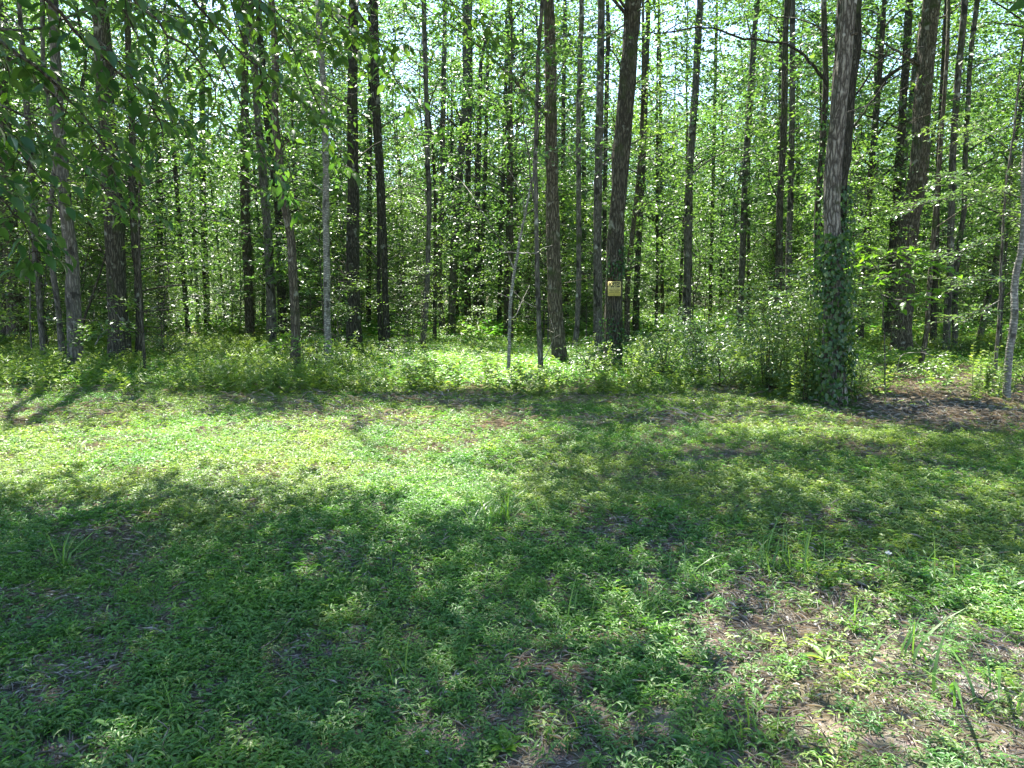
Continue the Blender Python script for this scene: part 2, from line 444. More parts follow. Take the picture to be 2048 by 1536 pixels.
# ------------------------------------------------------------------ the trees one can tell apart
# label, [(px,py)...] trunk line from base to the top edge of the photograph, base width px, upper width px, bark, distance or None
TREES = [
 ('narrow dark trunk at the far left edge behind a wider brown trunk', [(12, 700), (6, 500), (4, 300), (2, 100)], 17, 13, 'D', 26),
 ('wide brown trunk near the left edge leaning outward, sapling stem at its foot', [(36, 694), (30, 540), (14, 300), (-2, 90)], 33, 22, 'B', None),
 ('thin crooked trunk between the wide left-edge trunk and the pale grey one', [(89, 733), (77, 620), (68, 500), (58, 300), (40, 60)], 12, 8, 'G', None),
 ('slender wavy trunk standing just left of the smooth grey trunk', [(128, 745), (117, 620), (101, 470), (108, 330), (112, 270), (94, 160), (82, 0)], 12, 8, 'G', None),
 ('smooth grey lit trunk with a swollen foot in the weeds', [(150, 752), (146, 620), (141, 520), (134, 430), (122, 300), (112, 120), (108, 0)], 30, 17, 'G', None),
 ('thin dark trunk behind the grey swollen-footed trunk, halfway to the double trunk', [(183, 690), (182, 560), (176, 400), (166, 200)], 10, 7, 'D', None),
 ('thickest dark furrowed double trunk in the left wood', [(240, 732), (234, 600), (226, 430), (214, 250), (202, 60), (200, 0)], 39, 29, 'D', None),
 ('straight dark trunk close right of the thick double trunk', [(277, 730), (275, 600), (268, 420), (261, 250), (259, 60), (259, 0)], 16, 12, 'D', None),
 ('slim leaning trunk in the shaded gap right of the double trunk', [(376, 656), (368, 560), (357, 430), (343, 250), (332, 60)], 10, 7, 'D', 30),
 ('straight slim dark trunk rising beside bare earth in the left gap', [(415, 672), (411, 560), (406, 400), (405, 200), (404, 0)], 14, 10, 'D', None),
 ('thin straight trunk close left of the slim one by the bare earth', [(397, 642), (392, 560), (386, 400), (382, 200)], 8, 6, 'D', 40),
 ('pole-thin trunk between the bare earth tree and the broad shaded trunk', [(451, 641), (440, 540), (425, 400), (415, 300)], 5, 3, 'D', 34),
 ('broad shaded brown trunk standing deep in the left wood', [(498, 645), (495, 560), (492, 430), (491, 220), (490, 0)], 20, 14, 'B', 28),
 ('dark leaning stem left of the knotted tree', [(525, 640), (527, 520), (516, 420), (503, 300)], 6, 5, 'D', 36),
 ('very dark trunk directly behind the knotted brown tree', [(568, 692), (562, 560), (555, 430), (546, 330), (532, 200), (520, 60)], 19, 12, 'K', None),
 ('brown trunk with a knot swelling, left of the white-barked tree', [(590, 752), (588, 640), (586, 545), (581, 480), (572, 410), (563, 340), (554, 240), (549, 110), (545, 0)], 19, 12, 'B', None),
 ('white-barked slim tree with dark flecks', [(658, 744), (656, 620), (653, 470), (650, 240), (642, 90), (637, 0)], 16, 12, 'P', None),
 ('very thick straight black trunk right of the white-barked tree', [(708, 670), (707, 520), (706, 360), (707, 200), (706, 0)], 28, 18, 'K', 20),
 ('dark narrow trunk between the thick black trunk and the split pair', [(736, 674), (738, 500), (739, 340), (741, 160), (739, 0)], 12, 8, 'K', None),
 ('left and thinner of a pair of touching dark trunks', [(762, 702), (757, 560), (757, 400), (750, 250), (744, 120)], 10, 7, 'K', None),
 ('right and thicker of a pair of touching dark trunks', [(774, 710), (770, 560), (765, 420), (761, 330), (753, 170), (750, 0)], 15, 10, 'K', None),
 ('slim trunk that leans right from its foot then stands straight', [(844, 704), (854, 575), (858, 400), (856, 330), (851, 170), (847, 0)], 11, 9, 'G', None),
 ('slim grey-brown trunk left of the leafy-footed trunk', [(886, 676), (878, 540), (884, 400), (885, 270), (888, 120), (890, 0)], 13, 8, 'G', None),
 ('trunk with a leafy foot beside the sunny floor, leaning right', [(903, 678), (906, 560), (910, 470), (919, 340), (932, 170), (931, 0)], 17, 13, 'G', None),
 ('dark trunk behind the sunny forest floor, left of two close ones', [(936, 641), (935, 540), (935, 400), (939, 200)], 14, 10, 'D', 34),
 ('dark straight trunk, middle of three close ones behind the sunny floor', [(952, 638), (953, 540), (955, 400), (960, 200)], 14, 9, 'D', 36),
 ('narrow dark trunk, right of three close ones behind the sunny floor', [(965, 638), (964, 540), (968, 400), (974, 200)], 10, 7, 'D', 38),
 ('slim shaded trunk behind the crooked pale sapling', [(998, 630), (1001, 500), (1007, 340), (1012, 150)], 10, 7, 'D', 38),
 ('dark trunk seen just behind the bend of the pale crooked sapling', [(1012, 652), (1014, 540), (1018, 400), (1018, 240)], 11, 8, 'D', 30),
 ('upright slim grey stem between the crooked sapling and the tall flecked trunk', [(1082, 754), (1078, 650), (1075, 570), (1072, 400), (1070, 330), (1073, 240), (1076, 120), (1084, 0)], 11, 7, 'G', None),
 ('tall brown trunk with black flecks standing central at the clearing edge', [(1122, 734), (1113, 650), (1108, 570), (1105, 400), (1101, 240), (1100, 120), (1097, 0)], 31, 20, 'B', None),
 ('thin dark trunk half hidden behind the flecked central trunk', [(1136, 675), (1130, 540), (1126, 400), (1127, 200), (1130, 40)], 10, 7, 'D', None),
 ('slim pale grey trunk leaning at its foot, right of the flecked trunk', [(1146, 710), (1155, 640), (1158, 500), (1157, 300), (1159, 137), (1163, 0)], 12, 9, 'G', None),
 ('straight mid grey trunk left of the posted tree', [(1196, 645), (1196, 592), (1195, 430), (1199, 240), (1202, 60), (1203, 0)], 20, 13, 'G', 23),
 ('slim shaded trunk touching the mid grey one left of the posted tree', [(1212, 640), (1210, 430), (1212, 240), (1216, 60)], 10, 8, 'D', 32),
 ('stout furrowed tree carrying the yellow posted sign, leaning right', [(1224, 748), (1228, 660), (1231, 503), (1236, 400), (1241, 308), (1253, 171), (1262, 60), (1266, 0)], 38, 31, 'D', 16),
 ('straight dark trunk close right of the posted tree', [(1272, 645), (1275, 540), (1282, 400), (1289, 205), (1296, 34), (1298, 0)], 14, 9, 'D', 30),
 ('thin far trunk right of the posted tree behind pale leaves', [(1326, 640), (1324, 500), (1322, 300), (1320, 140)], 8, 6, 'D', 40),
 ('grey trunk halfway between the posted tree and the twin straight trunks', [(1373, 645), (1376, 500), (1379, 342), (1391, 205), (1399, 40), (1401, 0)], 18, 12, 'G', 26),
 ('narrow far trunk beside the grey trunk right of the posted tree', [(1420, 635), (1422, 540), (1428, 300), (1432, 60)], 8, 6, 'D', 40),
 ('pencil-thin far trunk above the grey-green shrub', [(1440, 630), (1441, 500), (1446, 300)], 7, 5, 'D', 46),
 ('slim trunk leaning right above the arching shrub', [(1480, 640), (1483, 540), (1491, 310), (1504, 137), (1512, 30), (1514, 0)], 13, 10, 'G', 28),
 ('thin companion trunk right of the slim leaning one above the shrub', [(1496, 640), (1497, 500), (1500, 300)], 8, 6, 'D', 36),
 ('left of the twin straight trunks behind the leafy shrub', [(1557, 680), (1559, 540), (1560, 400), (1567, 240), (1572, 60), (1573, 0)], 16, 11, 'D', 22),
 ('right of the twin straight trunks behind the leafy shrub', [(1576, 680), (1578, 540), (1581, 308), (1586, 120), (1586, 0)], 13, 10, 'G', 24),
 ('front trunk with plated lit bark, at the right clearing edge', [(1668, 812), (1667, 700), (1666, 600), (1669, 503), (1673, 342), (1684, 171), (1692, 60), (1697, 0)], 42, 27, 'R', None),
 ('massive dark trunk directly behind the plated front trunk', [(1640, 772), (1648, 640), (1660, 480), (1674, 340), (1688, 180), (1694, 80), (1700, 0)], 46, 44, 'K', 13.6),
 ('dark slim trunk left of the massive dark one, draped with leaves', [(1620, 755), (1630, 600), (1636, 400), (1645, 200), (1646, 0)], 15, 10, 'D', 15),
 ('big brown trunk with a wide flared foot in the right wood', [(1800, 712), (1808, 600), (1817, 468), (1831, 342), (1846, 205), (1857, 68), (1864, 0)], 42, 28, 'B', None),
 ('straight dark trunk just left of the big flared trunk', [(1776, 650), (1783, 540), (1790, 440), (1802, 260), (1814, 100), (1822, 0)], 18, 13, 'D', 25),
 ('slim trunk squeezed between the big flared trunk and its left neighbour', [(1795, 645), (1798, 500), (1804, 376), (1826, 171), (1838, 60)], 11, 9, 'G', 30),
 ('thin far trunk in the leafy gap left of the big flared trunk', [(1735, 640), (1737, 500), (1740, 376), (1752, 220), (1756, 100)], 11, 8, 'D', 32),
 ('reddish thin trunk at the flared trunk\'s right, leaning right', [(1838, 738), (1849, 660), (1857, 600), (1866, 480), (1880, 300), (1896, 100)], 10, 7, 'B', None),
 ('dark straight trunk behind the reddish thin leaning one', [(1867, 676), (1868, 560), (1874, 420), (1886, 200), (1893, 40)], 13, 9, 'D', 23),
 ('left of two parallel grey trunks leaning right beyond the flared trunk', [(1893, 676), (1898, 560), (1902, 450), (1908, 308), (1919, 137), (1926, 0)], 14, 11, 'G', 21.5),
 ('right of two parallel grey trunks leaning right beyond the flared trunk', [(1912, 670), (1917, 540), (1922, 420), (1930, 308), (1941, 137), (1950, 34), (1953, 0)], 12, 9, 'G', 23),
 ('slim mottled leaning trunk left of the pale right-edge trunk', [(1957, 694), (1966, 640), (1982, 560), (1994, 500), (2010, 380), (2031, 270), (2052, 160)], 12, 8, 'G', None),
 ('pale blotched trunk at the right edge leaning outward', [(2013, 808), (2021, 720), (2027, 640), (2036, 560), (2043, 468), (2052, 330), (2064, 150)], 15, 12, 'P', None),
]
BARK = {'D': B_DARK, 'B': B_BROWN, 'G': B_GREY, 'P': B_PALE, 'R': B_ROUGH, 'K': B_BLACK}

def base_Y(py):
    d = ray(1024, py); return CAMH * d[1] / -d[2]

tree_info = []           # dict per tree
for label, pts, wb, wt, bk, Y in TREES:
    Y = Y or base_Y(pts[0][1])
    K = [at(px, py, Y) for px, py in pts]
    mpp = Y / F                       # metres per pixel
    rb, rt = wb * mpp / 2, wt * mpp / 2
    K[0][2] = float(height(K[0][0], K[0][1])) - .08
    x0, y0 = K[0][0], Y
    top = K[-1]; dirn = unit((K[-1] - K[-2])[None])[0]
    H = 15 + 7 * random.random() if wt * mpp > .12 else 11 + 4 * random.random()
    zz = np.linspace(top[2] + 1.5, max(H, top[2] + 4), 5)
    K = [np.array(k) + np.array([0, random.gauss(0, .06) * (k[2] > .5), 0]) for k in K]
    for q, z in enumerate(zz):
        s = (z - top[2]) / max(dirn[2], .5)
        K.append(top + dirn * s * .8 + np.array([random.gauss(0, .12), random.gauss(0, .2) , 0]) * (q + 1) * .6)
        K[-1][2] = z
    K = np.array(K)
    tree_info.append(dict(label=label, K=K, rb=rb, rt=rt, zt=top[2], bark=BARK[bk], x=x0, Y=Y, H=K[-1][2], limbs=[], pts=pts))

def radius_at(T, z):
    r = np.interp(z, [0, .35, 1.2, max(T['zt'], 2.5), T['H']], [T['rb'] * 1.18, T['rb'] * .98, T['rb'] * .88, T['rt'], .02])
    return r

def trunk_point(T, z):
    K = T['K']; return np.array([np.interp(z, K[:, 2], K[:, 0]), np.interp(z, K[:, 2], K[:, 1]), z])

# overhanging trees that stand just outside the view
OVER = dict(label='tree outside the left edge whose leafy boughs hang over the clearing', K=np.array([[-5.6, 4.2, -.1], [-5.4, 4.3, 3], [-5.0, 4.4, 6], [-4.6, 4.6, 10], [-4.4, 4.8, 15]]), rb=.24, rt=.16, zt=6, bark=B_DARK, x=-5.6, Y=4.2, H=15, limbs=[], pts=None)
OVER2 = dict(label='tree outside the right edge shading the near grass', K=np.array([[8.2, 6.0, -.1], [8.0, 6.1, 3], [7.6, 6.2, 6], [7.2, 6.3, 10], [7.0, 6.4, 15]]), rb=.22, rt=.15, zt=6, bark=B_BROWN, x=8.2, Y=6.0, H=15, limbs=[], pts=None)
ALL_NEAR = [OVER, OVER2] + tree_info

# ------------------------------------------------------------------ canopy sprays of the near trees
VOL = 95000
P = np.stack([rng.uniform(-24, 24, VOL), rng.uniform(1.0, 33, VOL), rng.uniform(3.2, 16.5, VOL)], -1)
P = P[np.abs(P[:, 0]) < 6 + P[:, 1] * .85]
px, py, dep = project(P)
marg = np.where(P[:, 1] < 13.5, 330, 60)
inview = (px > -80 - marg) & (px < 2130 + marg) & (py > -marg) & (dep > 0)
# nothing in the picture nearer than the trunks (the overhanging boughs are built below); thin in the view, dense above
ok = ~(inview & (P[:, 1] < 13.5))
ok &= (~inview) | (rng.random(len(P)) < np.clip((P[:, 2] - 2.0) / 7.0, .12, .50) * np.where(px < 700, 1.2, np.where(px > 1300, .95, .9)) * np.clip(.25 + (fbm(P[:, 0] + P[:, 2] * .7, P[:, 1] + P[:, 2] * .4, .55, 15) - .33) * 5, .15, 1.25) * np.clip((vnoise(P[:, 0] - P[:, 2] * 1.3, P[:, 1] + P[:, 2] * 1.1, 1.1, 25) - .35) * 5, .08, 2.0))
shade_y = P[:, 1] - SD[1] * P[:, 2] / SD[2]
ok &= inview | ((shade_y > .8) & (shade_y < 24) & (rng.random(len(P)) < np.where(shade_y < 13, 1.0, .35)))
kc = keep_canopy(P)
ke = np.min([keep_canopy(P + np.array([a, b, 0])) for a, b in ((.6, 0), (-.6, 0), (0, .3), (0, -.45))], axis=0)
ok &= rng.random(len(P)) < np.where(ke < .15, ke, kc)
ok &= (P[:, 2] > 5.0) | (rng.random(len(P)) < .55)
# boughs do not hide the stout trunks standing behind them
for T in tree_info:
    if T['rb'] < .10: continue
    ys_ = np.array([p[1] for p in T['pts']][::-1]); xs2 = np.array([p[0] for p in T['pts']][::-1])
    tx = np.interp(py, ys_, xs2)
    ok &= ~(inview & (np.abs(px - tx) < F * T['rb'] / T['Y'] + 16 * 14 / T['Y'] + 14) & (P[:, 1] < T['Y'] + .3) & (rng.random(len(P)) < .8))
P = P[ok]; inview = inview[ok]
cx = np.array([T['x'] + (T['K'][-1][0] - T['x']) * .5 for T in ALL_NEAR]); cyy = np.array([T['Y'] for T in ALL_NEAR])
big = np.array([1.0 if T['rb'] > .13 else 1.9 for T in ALL_NEAR]); big[0] = big[1] = .75
hh = np.array([T['H'] for T in ALL_NEAR])
dist = np.hypot(P[:, None, 0] - cx[None], P[:, None, 1] - cyy[None]) * big[None] + 50 * (P[:, None, 2] > hh[None] + .5)
own = dist.argmin(1)

def limb_curve(T, target, z0=None):
    hd = math.hypot(target[0] - T['x'], target[1] - T['Y'])
    z0 = z0 if z0 is not None else max(1.8, min(target[2] - .35 * hd - .2, T['H'] - 1))
    a = trunk_point(T, z0)
    mid = a * .5 + target * .5 + np.array([random.gauss(0, .15), random.gauss(0, .15), .10 * hd])
    q1 = a * .78 + mid * .22 + np.array([random.gauss(0, .05), random.gauss(0, .05), .05])
    return spline([a, q1, mid, target], 7)

def build_tree(T, idxs, crown_mat=M_CROWN, name='tree', cat='tree'):
    base = np.array([T['x'], T['Y'], 0.0])
    t = thing(name, T['label'], cat, tuple(base))
    g = Geo()
    z = T['K'][:, 2]
    n = int(T['H'] / .28)
    C = spline(T['K'], n)
    zt = np.interp(np.arange(n), np.arange(n), C[:, 2])
    R = np.array([float(radius_at(T, q)) for q in zt])
    tube(g, C, R, 20 if T['rb'] > .1 else 9, rough=.22, seed=int(abs(T['x'] * 31)) % 50, flute=.13)
    obj('trunk', g.mesh('trunk', T['bark'], True, base), t)
    own_pts = P[idxs]
    if len(own_pts):
        sel = own_pts[rng.choice(len(own_pts), min(len(own_pts), 12), replace=False)]
        for s in sel:
            c = limb_curve(T, s)
            L = np.linalg.norm(c[-1] - c[0])
            if L > 4.5: continue
            X_, Y_, d_ = project(c)
            if T['Y'] < 13 and T['pts'] is None and ((X_ > -60) & (X_ < 2110) & (Y_ > -40) & (d_ > 0)).any(): continue
            r0 = min(.008 + .008 * L, T['rt'] * .45)
            gl_ = Geo(); tube(gl_, c, np.linspace(r0, .006, len(c)), 5, cap=False); obj('branch', gl_.mesh('branch', T['bark'], True, base), t)
    for q in range(random.randint(3, 6) if T['pts'] else 0):
        z_ = random.uniform(1.0, 6.5); p0 = trunk_point(T, z_); a_ = random.uniform(0, 2 * PI)
        stub = random.random() < .35
        L_ = random.uniform(.06, .16) if stub else random.uniform(.35, 1.3)
        d = np.array([math.cos(a_), math.sin(a_), random.uniform(-.25, .6)])
        p0 = p0 + d * [1, 1, 0] * float(radius_at(T, z_)) * .7
        c = spline([p0, p0 + d * L_ * .5 + rng.normal(0, .06 * L_, 3), p0 + d * L_ + rng.normal(0, .16 * L_, 3)], 7)
        r0 = random.uniform(.012, .022) if stub else .005 + .006 * L_
        g = Geo(); tube(g, c, np.linspace(r0, r0 * (.8 if stub else .25), 7), 5, rough=.2)
        nm = 'branch_stub' if stub else 'dead_branch'
        o_ = obj(nm, g.mesh(nm, T['bark'], True, base), t)
        if not stub:
            for w_ in range(2):
                i = random.randint(2, 5); d2 = unit((d + rng.normal(0, .7, 3))[None])[0] * L_ * random.uniform(.2, .4)
                g = Geo(); tube(g, [c[i], c[i] + d2 * .5, c[i] + d2], [r0 * .4, r0 * .3, .0015], 4, cap=False)
                obj('twig', g.mesh('twig', T['bark'], True, base), o_)
    for poly, w in T['limbs']:
        c = spline(poly, max(8, len(poly) * 4))
        c = c + rng.normal(0, .012, c.shape)
        gl_ = Geo(); tube(gl_, c, np.linspace(w, w * .35, len(c)), 7, rough=.1); br_ = obj('branch', gl_.mesh('branch', T['bark'], True, base), t)
        m = 5
        for k in range(m):                         # side twigs
            i = int(len(c) * (.3 + .65 * k / m)); d = rng.normal(0, 1, 3); d[2] = abs(d[2]) * .6
            d = unit(d[None])[0] * random.uniform(.25, .7)
            gl_ = Geo(); tube(gl_, [c[i], c[i] + d * .5 + [0, 0, .03], c[i] + d], [w * .35, w * .22, .003], 4, cap=False); obj('twig', gl_.mesh('twig', T['bark'], True, base), br_)
    if len(own_pts):
        g = Geo(); tw = Geo()
        iv = inview[idxs]
        a = own_pts[iv]; b = own_pts[~iv]
        def go(Q, leaf, m, Ls, tw_):
            az = np.arctan2(Q[:, 1] - T['Y'], Q[:, 0] - T['x']) + rng.normal(0, .8, len(Q))
            sprays(g, tw_, Q, az, rng.uniform(*Ls, len(Q)), m, leaf, LEAF2, tilt=.5)
        if len(a):
            go(a, .115, 24, (.7, 1.3), tw)
        if len(b): go(b, .19, 10, (.9, 1.5), None)
        obj('crown', g.mesh('crown', crown_mat, False, base), t, kind='stuff')
        if tw.n: obj('twigs', tw.mesh('twigs', T['bark'], False, base), t, kind='stuff')
    return t

def by_label(s):
    return next(T for T in tree_info if s in T['label'])
def limb(s, pts, w, dy=0.0):
    T = by_label(s); Y = T['Y']
    pl = [at(x, y, Y + dy * k / max(1, len(pts) - 1)) for k, (x, y) in enumerate(pts)]
    T['limbs'].append((pl, w))
limb('massive dark', [(1655, 172), (1618, 120), (1570, 88), (1490, 76), (1410, 55), (1340, 62), (1270, 68)], .028)
limb('massive dark', [(1712, 190), (1750, 130), (1800, 96), (1830, 60)], .02)
limb('massive dark', [(1700, 260), (1760, 180), (1800, 110), (1850, 92)], .022)
limb('big brown', [(1846, 132), (1800, 105), (1757, 80), (1717, 62)], .04)
limb('big brown', [(1858, 40), (1885, 34), (1910, 20), (1935, -10)], .03)
limb('flecked central', [(1098, 70), (1060, 40), (1030, 10), (1000, -10)], .03)
limb('flecked central', [(1101, 330), (1130, 280), (1160, 210), (1185, 150)], .02)
limb('flecked central', [(1100, 300), (1075, 230), (1040, 170), (1010, 130), (960, 125)], .03)
limb('upright slim grey', [(1072, 430), (1058, 330), (1046, 210), (1052, 120)], .02)
limb('upright slim grey', [(1073, 240), (1100, 190), (1131, 120), (1150, 60)], .02)
limb('left of the twin', [(1560, 290), (1600, 330), (1650, 360)], .02)
limb('posted sign', [(1256, 190), (1240, 130), (1215, 90)], .03)
limb('posted sign', [(1244, 330), (1228, 240), (1210, 215)], .02)
limb('white-barked', [(652, 235), (675, 205), (700, 190)], .02)
limb('knotted', [(560, 340), (530, 300), (505, 240)], .02) if any('knotted' in T['label'] and 'brown trunk with a knot' in T['label'] for T in tree_info) else None
limb('thick straight black', [(706, 100), (740, 60), (760, 0)], .03)
limb('slim pale grey trunk leaning', [(1157, 330), (1130, 300), (1100, 262)], .02)
limb('slim mottled', [(1985, 545), (2010, 500), (2040, 480)], .02)

for q, T in enumerate(ALL_NEAR):
    if q < 2: continue
    build_tree(T, np.where(own == q)[0])

# overhanging trees with big individual leaves
def build_over(T, idxs, boughs, nparts):
    t = build_tree(T, idxs, M_NEAR)
    base = np.array([T['x'], T['Y'], 0.0])
    lf = Geo(); leaves(lf, np.zeros((1, 3)), np.array([[0, 1.0, 0]]), np.array([[0, 0, 1.0]]), np.array([1.0]), np.array([.48]), LEAF6, np.array([.5]))
    variants = []
    for k in range(6):
        g = Geo(); leaves(g, np.zeros((1, 3)), np.array([[0, 1.0, 0]]), np.array([[0, 0, 1.0]]), np.array([1.0]), np.array([random.uniform(.42, .56)]), LEAF6, np.array([k / 6 + .05 if k < 5 else 1.0]))
        variants.append(g.mesh('leaf', M_NEAR if k < 5 else M_BRIGHT))
    spots = []
    bg = Geo()
    for pl, w in boughs:
        c = spline(pl, 18) + rng.normal(0, .008, (18, 3))
        c[:, 2] += 0
        tube(bg, c, np.linspace(w, .003, len(c)), 6, rough=.05)
        for i in range(2, 18):
            for s in (-1, 1):
                if random.random() < .28: continue
                d = unit((c[min(i + 1, 17)] - c[i - 1])[None])[0]
                sd = unit(np.cross(d, [0, 0, 1.0])[None])[0] * s
                tl = random.uniform(.18, .5) * (1.1 - i / 24)
                e = c[i] + (d * .55 + sd * .75 + np.array([0, 0, random.gauss(-.12, .18)])) * tl
                tube(bg, [c[i], (c[i] + e) / 2 + [0, 0, .015], e], [.004, .003, .0015], 3, cap=False)
                nl = random.randint(3, 6)
                for j in range(nl):
                    f = (j + 1) / nl
                    p = c[i] * (1 - f) + e * f
                    dd = unit((e - c[i])[None])[0] * random.uniform(.3, 1) + np.cross(unit((e - c[i])[None])[0], [0, 0, 1.0]) * (1 if j % 2 else -1) * .8 + np.array([0, 0, random.gauss(-.45, .3)])
                    spots.append((p, dd))
    random.shuffle(spots)
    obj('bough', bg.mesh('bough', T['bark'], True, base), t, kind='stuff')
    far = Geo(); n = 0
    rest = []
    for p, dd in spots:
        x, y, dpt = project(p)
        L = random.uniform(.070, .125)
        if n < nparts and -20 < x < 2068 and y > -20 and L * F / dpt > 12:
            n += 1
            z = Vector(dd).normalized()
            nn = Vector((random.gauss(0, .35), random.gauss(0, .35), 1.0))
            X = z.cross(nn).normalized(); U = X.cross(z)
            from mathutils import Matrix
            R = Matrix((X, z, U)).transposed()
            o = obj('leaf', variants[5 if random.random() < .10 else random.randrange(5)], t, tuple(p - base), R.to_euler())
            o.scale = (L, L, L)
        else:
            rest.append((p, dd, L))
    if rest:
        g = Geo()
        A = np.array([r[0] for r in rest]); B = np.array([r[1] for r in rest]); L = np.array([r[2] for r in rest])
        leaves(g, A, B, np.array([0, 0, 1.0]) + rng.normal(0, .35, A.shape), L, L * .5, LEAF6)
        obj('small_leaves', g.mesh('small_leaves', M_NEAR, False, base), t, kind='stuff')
    return t

def bough(pts):     # (px, py, Y)
    return [at(x, y, Y) for x, y, Y in pts]
BOUGHS = [
    (bough([(-150, -330, 5.2), (120, -120, 5.6), (260, 40, 6.0), (340, 200, 6.4), (400, 330, 6.8)]), .014),
    (bough([(-300, 120, 5.0), (-60, 180, 5.4), (140, 300, 5.9), (240, 420, 6.3)]), .012),
    (bough([(-50, -250, 6.2), (160, -60, 6.6), (300, 20, 7.0), (520, 60, 7.6), (600, 110, 7.9)]), .014),
    (bough([(-350, 0, 5.6), (-100, 60, 6.0), (100, 160, 6.5), (200, 200, 6.9), (380, 260, 7.4)]), .012),
    (bough([(700, -160, 7.6), (820, -40, 8.0), (960, 40, 8.4), (1080, 110, 8.8)]), .012),
    (bough([(760, -180, 8.2), (900, 0, 8.6), (1000, 120, 9.0), (1050, 200, 9.3)]), .012),
    (bough([(400, -200, 7.2), (480, 60, 7.6), (560, 260, 8.0), (590, 380, 8.2)]), .012),
    (bough([(-260, -120, 3.9), (0, 80, 4.3), (120, 180, 4.6), (230, 320, 5.0)]), .016),
    (bough([(-200, -200, 3.6), (60, -30, 4.0), (180, 90, 4.3), (300, 210, 4.8), (330, 290, 5.0)]), .016),
    (bough([(-100, -260, 3.8), (200, -60, 4.4), (330, 60, 4.7), (420, 150, 5.0), (425, 230, 5.2)]), .016),
    (bough([(-40, -300, 3.8), (300, -80, 4.5), (440, 60, 5.0), (560, 170, 5.4), (640, 230, 5.7)]), .016),
    (bough([(-260, 60, 3.8), (-60, 200, 4.2), (60, 330, 4.6), (110, 400, 4.8)]), .012),
    (bough([(-300, 250, 3.6), (-80, 330, 4.0), (40, 440, 4.4), (80, 520, 4.6)]), .010),
    (bough([(100, -260, 4.5), (380, -100, 5.0), (560, 30, 5.6), (680, 100, 6.0)]), .014),
    (bough([(-250, -60, 4.6), (20, 120, 5.2), (160, 250, 5.8), (280, 400, 6.2), (330, 440, 6.4)]), .014),
    (bough([(200, -160, 5.4), (430, 100, 6.0), (520, 300, 6.4), (600, 420, 6.6)]), .012),
    (bough([(300, -200, 6.0), (560, 60, 6.6), (640, 220, 7.0), (690, 330, 7.2)]), .012),
    (bough([(620, -120, 6.4), (740, 60, 6.8), (820, 200, 7.2), (900, 260, 7.4)]), .010),
    (bough([(-200, 20, 5.6), (40, 60, 6.0), (200, 20, 6.4), (420, 30, 6.8)]), .012),
    (bough([(500, -160, 5.6), (620, -20, 6.0), (700, 60, 6.3), (840, 100, 6.8)]), .012),
]
build_over(OVER, np.where(own == 0)[0], BOUGHS, 290)
build_tree(OVER2, np.where(own == 1)[0], M_NEAR)

# ------------------------------------------------------------------ smaller crooked sapling, dead branches
def stem_obj(name, parent, polys, mat, base):
    g = Geo()
    for pl, r0, r1 in polys:
        c = spline(pl, max(6, len(pl) * 4)); c = c + rng.normal(0, .006, c.shape)
        tube(g, c, np.linspace(r0, r1, len(c)), 7, rough=.12, flute=.0)
    return obj(name, g.mesh(name, mat, True, base), parent)

Yc = base_Y(754)
b = at(1017, 754, Yc)
cs = thing('sapling', 'crooked pale sapling with bare forking twigs between the sunny floor and the flecked trunk', 'sapling', (b[0], Yc, 0))
bb = np.array([b[0], Yc, 0])
stem_obj('stem', cs, [([at(x, y, Yc) for x, y in [(1017, 760), (1018, 700), (1020, 640), (1022, 600), (1028, 550), (1036, 500), (1046, 450), (1056, 400), (1066, 350), (1074, 290), (1083, 222)]], .042, .014)], B_PALE, bb)
for pl, r in [([(1083, 222), (1110, 170), (1131, 120), (1170, 60)], .012), ([(1083, 222), (1060, 180), (1030, 130), (1000, 90)], .012),
              ([(1023, 598), (1005, 590), (995, 585)], .010), ([(1028, 540), (1012, 500), (980, 450), (950, 400), (920, 360), (885, 340)], .014),
              ([(1010, 505), (1045, 506), (1072, 506), (1085, 497), (1105, 490)], .016), ([(1020, 640), (1035, 625), (1045, 600), (1060, 570)], .010),
              ([(1050, 440), (1040, 380), (1010, 330), (990, 300)], .010)]:
    stem_obj('branch', cs, [([at(x, y, Yc + .25 * k * random.uniform(-1, 1)) for k, (x, y) in enumerate(pl)], r, .004)], B_PALE, bb)
g = Geo(); Q = np.array([at(random.uniform(960, 1180), random.uniform(20, 330), Yc + random.uniform(-.6, .8)) for _ in range(70)])
sprays(g, None, Q, rng.uniform(0, 2 * PI, len(Q)), rng.uniform(.4, .8, len(Q)), 12, .09, STAR, wratio=.9)
obj('foliage', g.mesh('foliage', M_CROWN, False, bb), cs, kind='stuff')

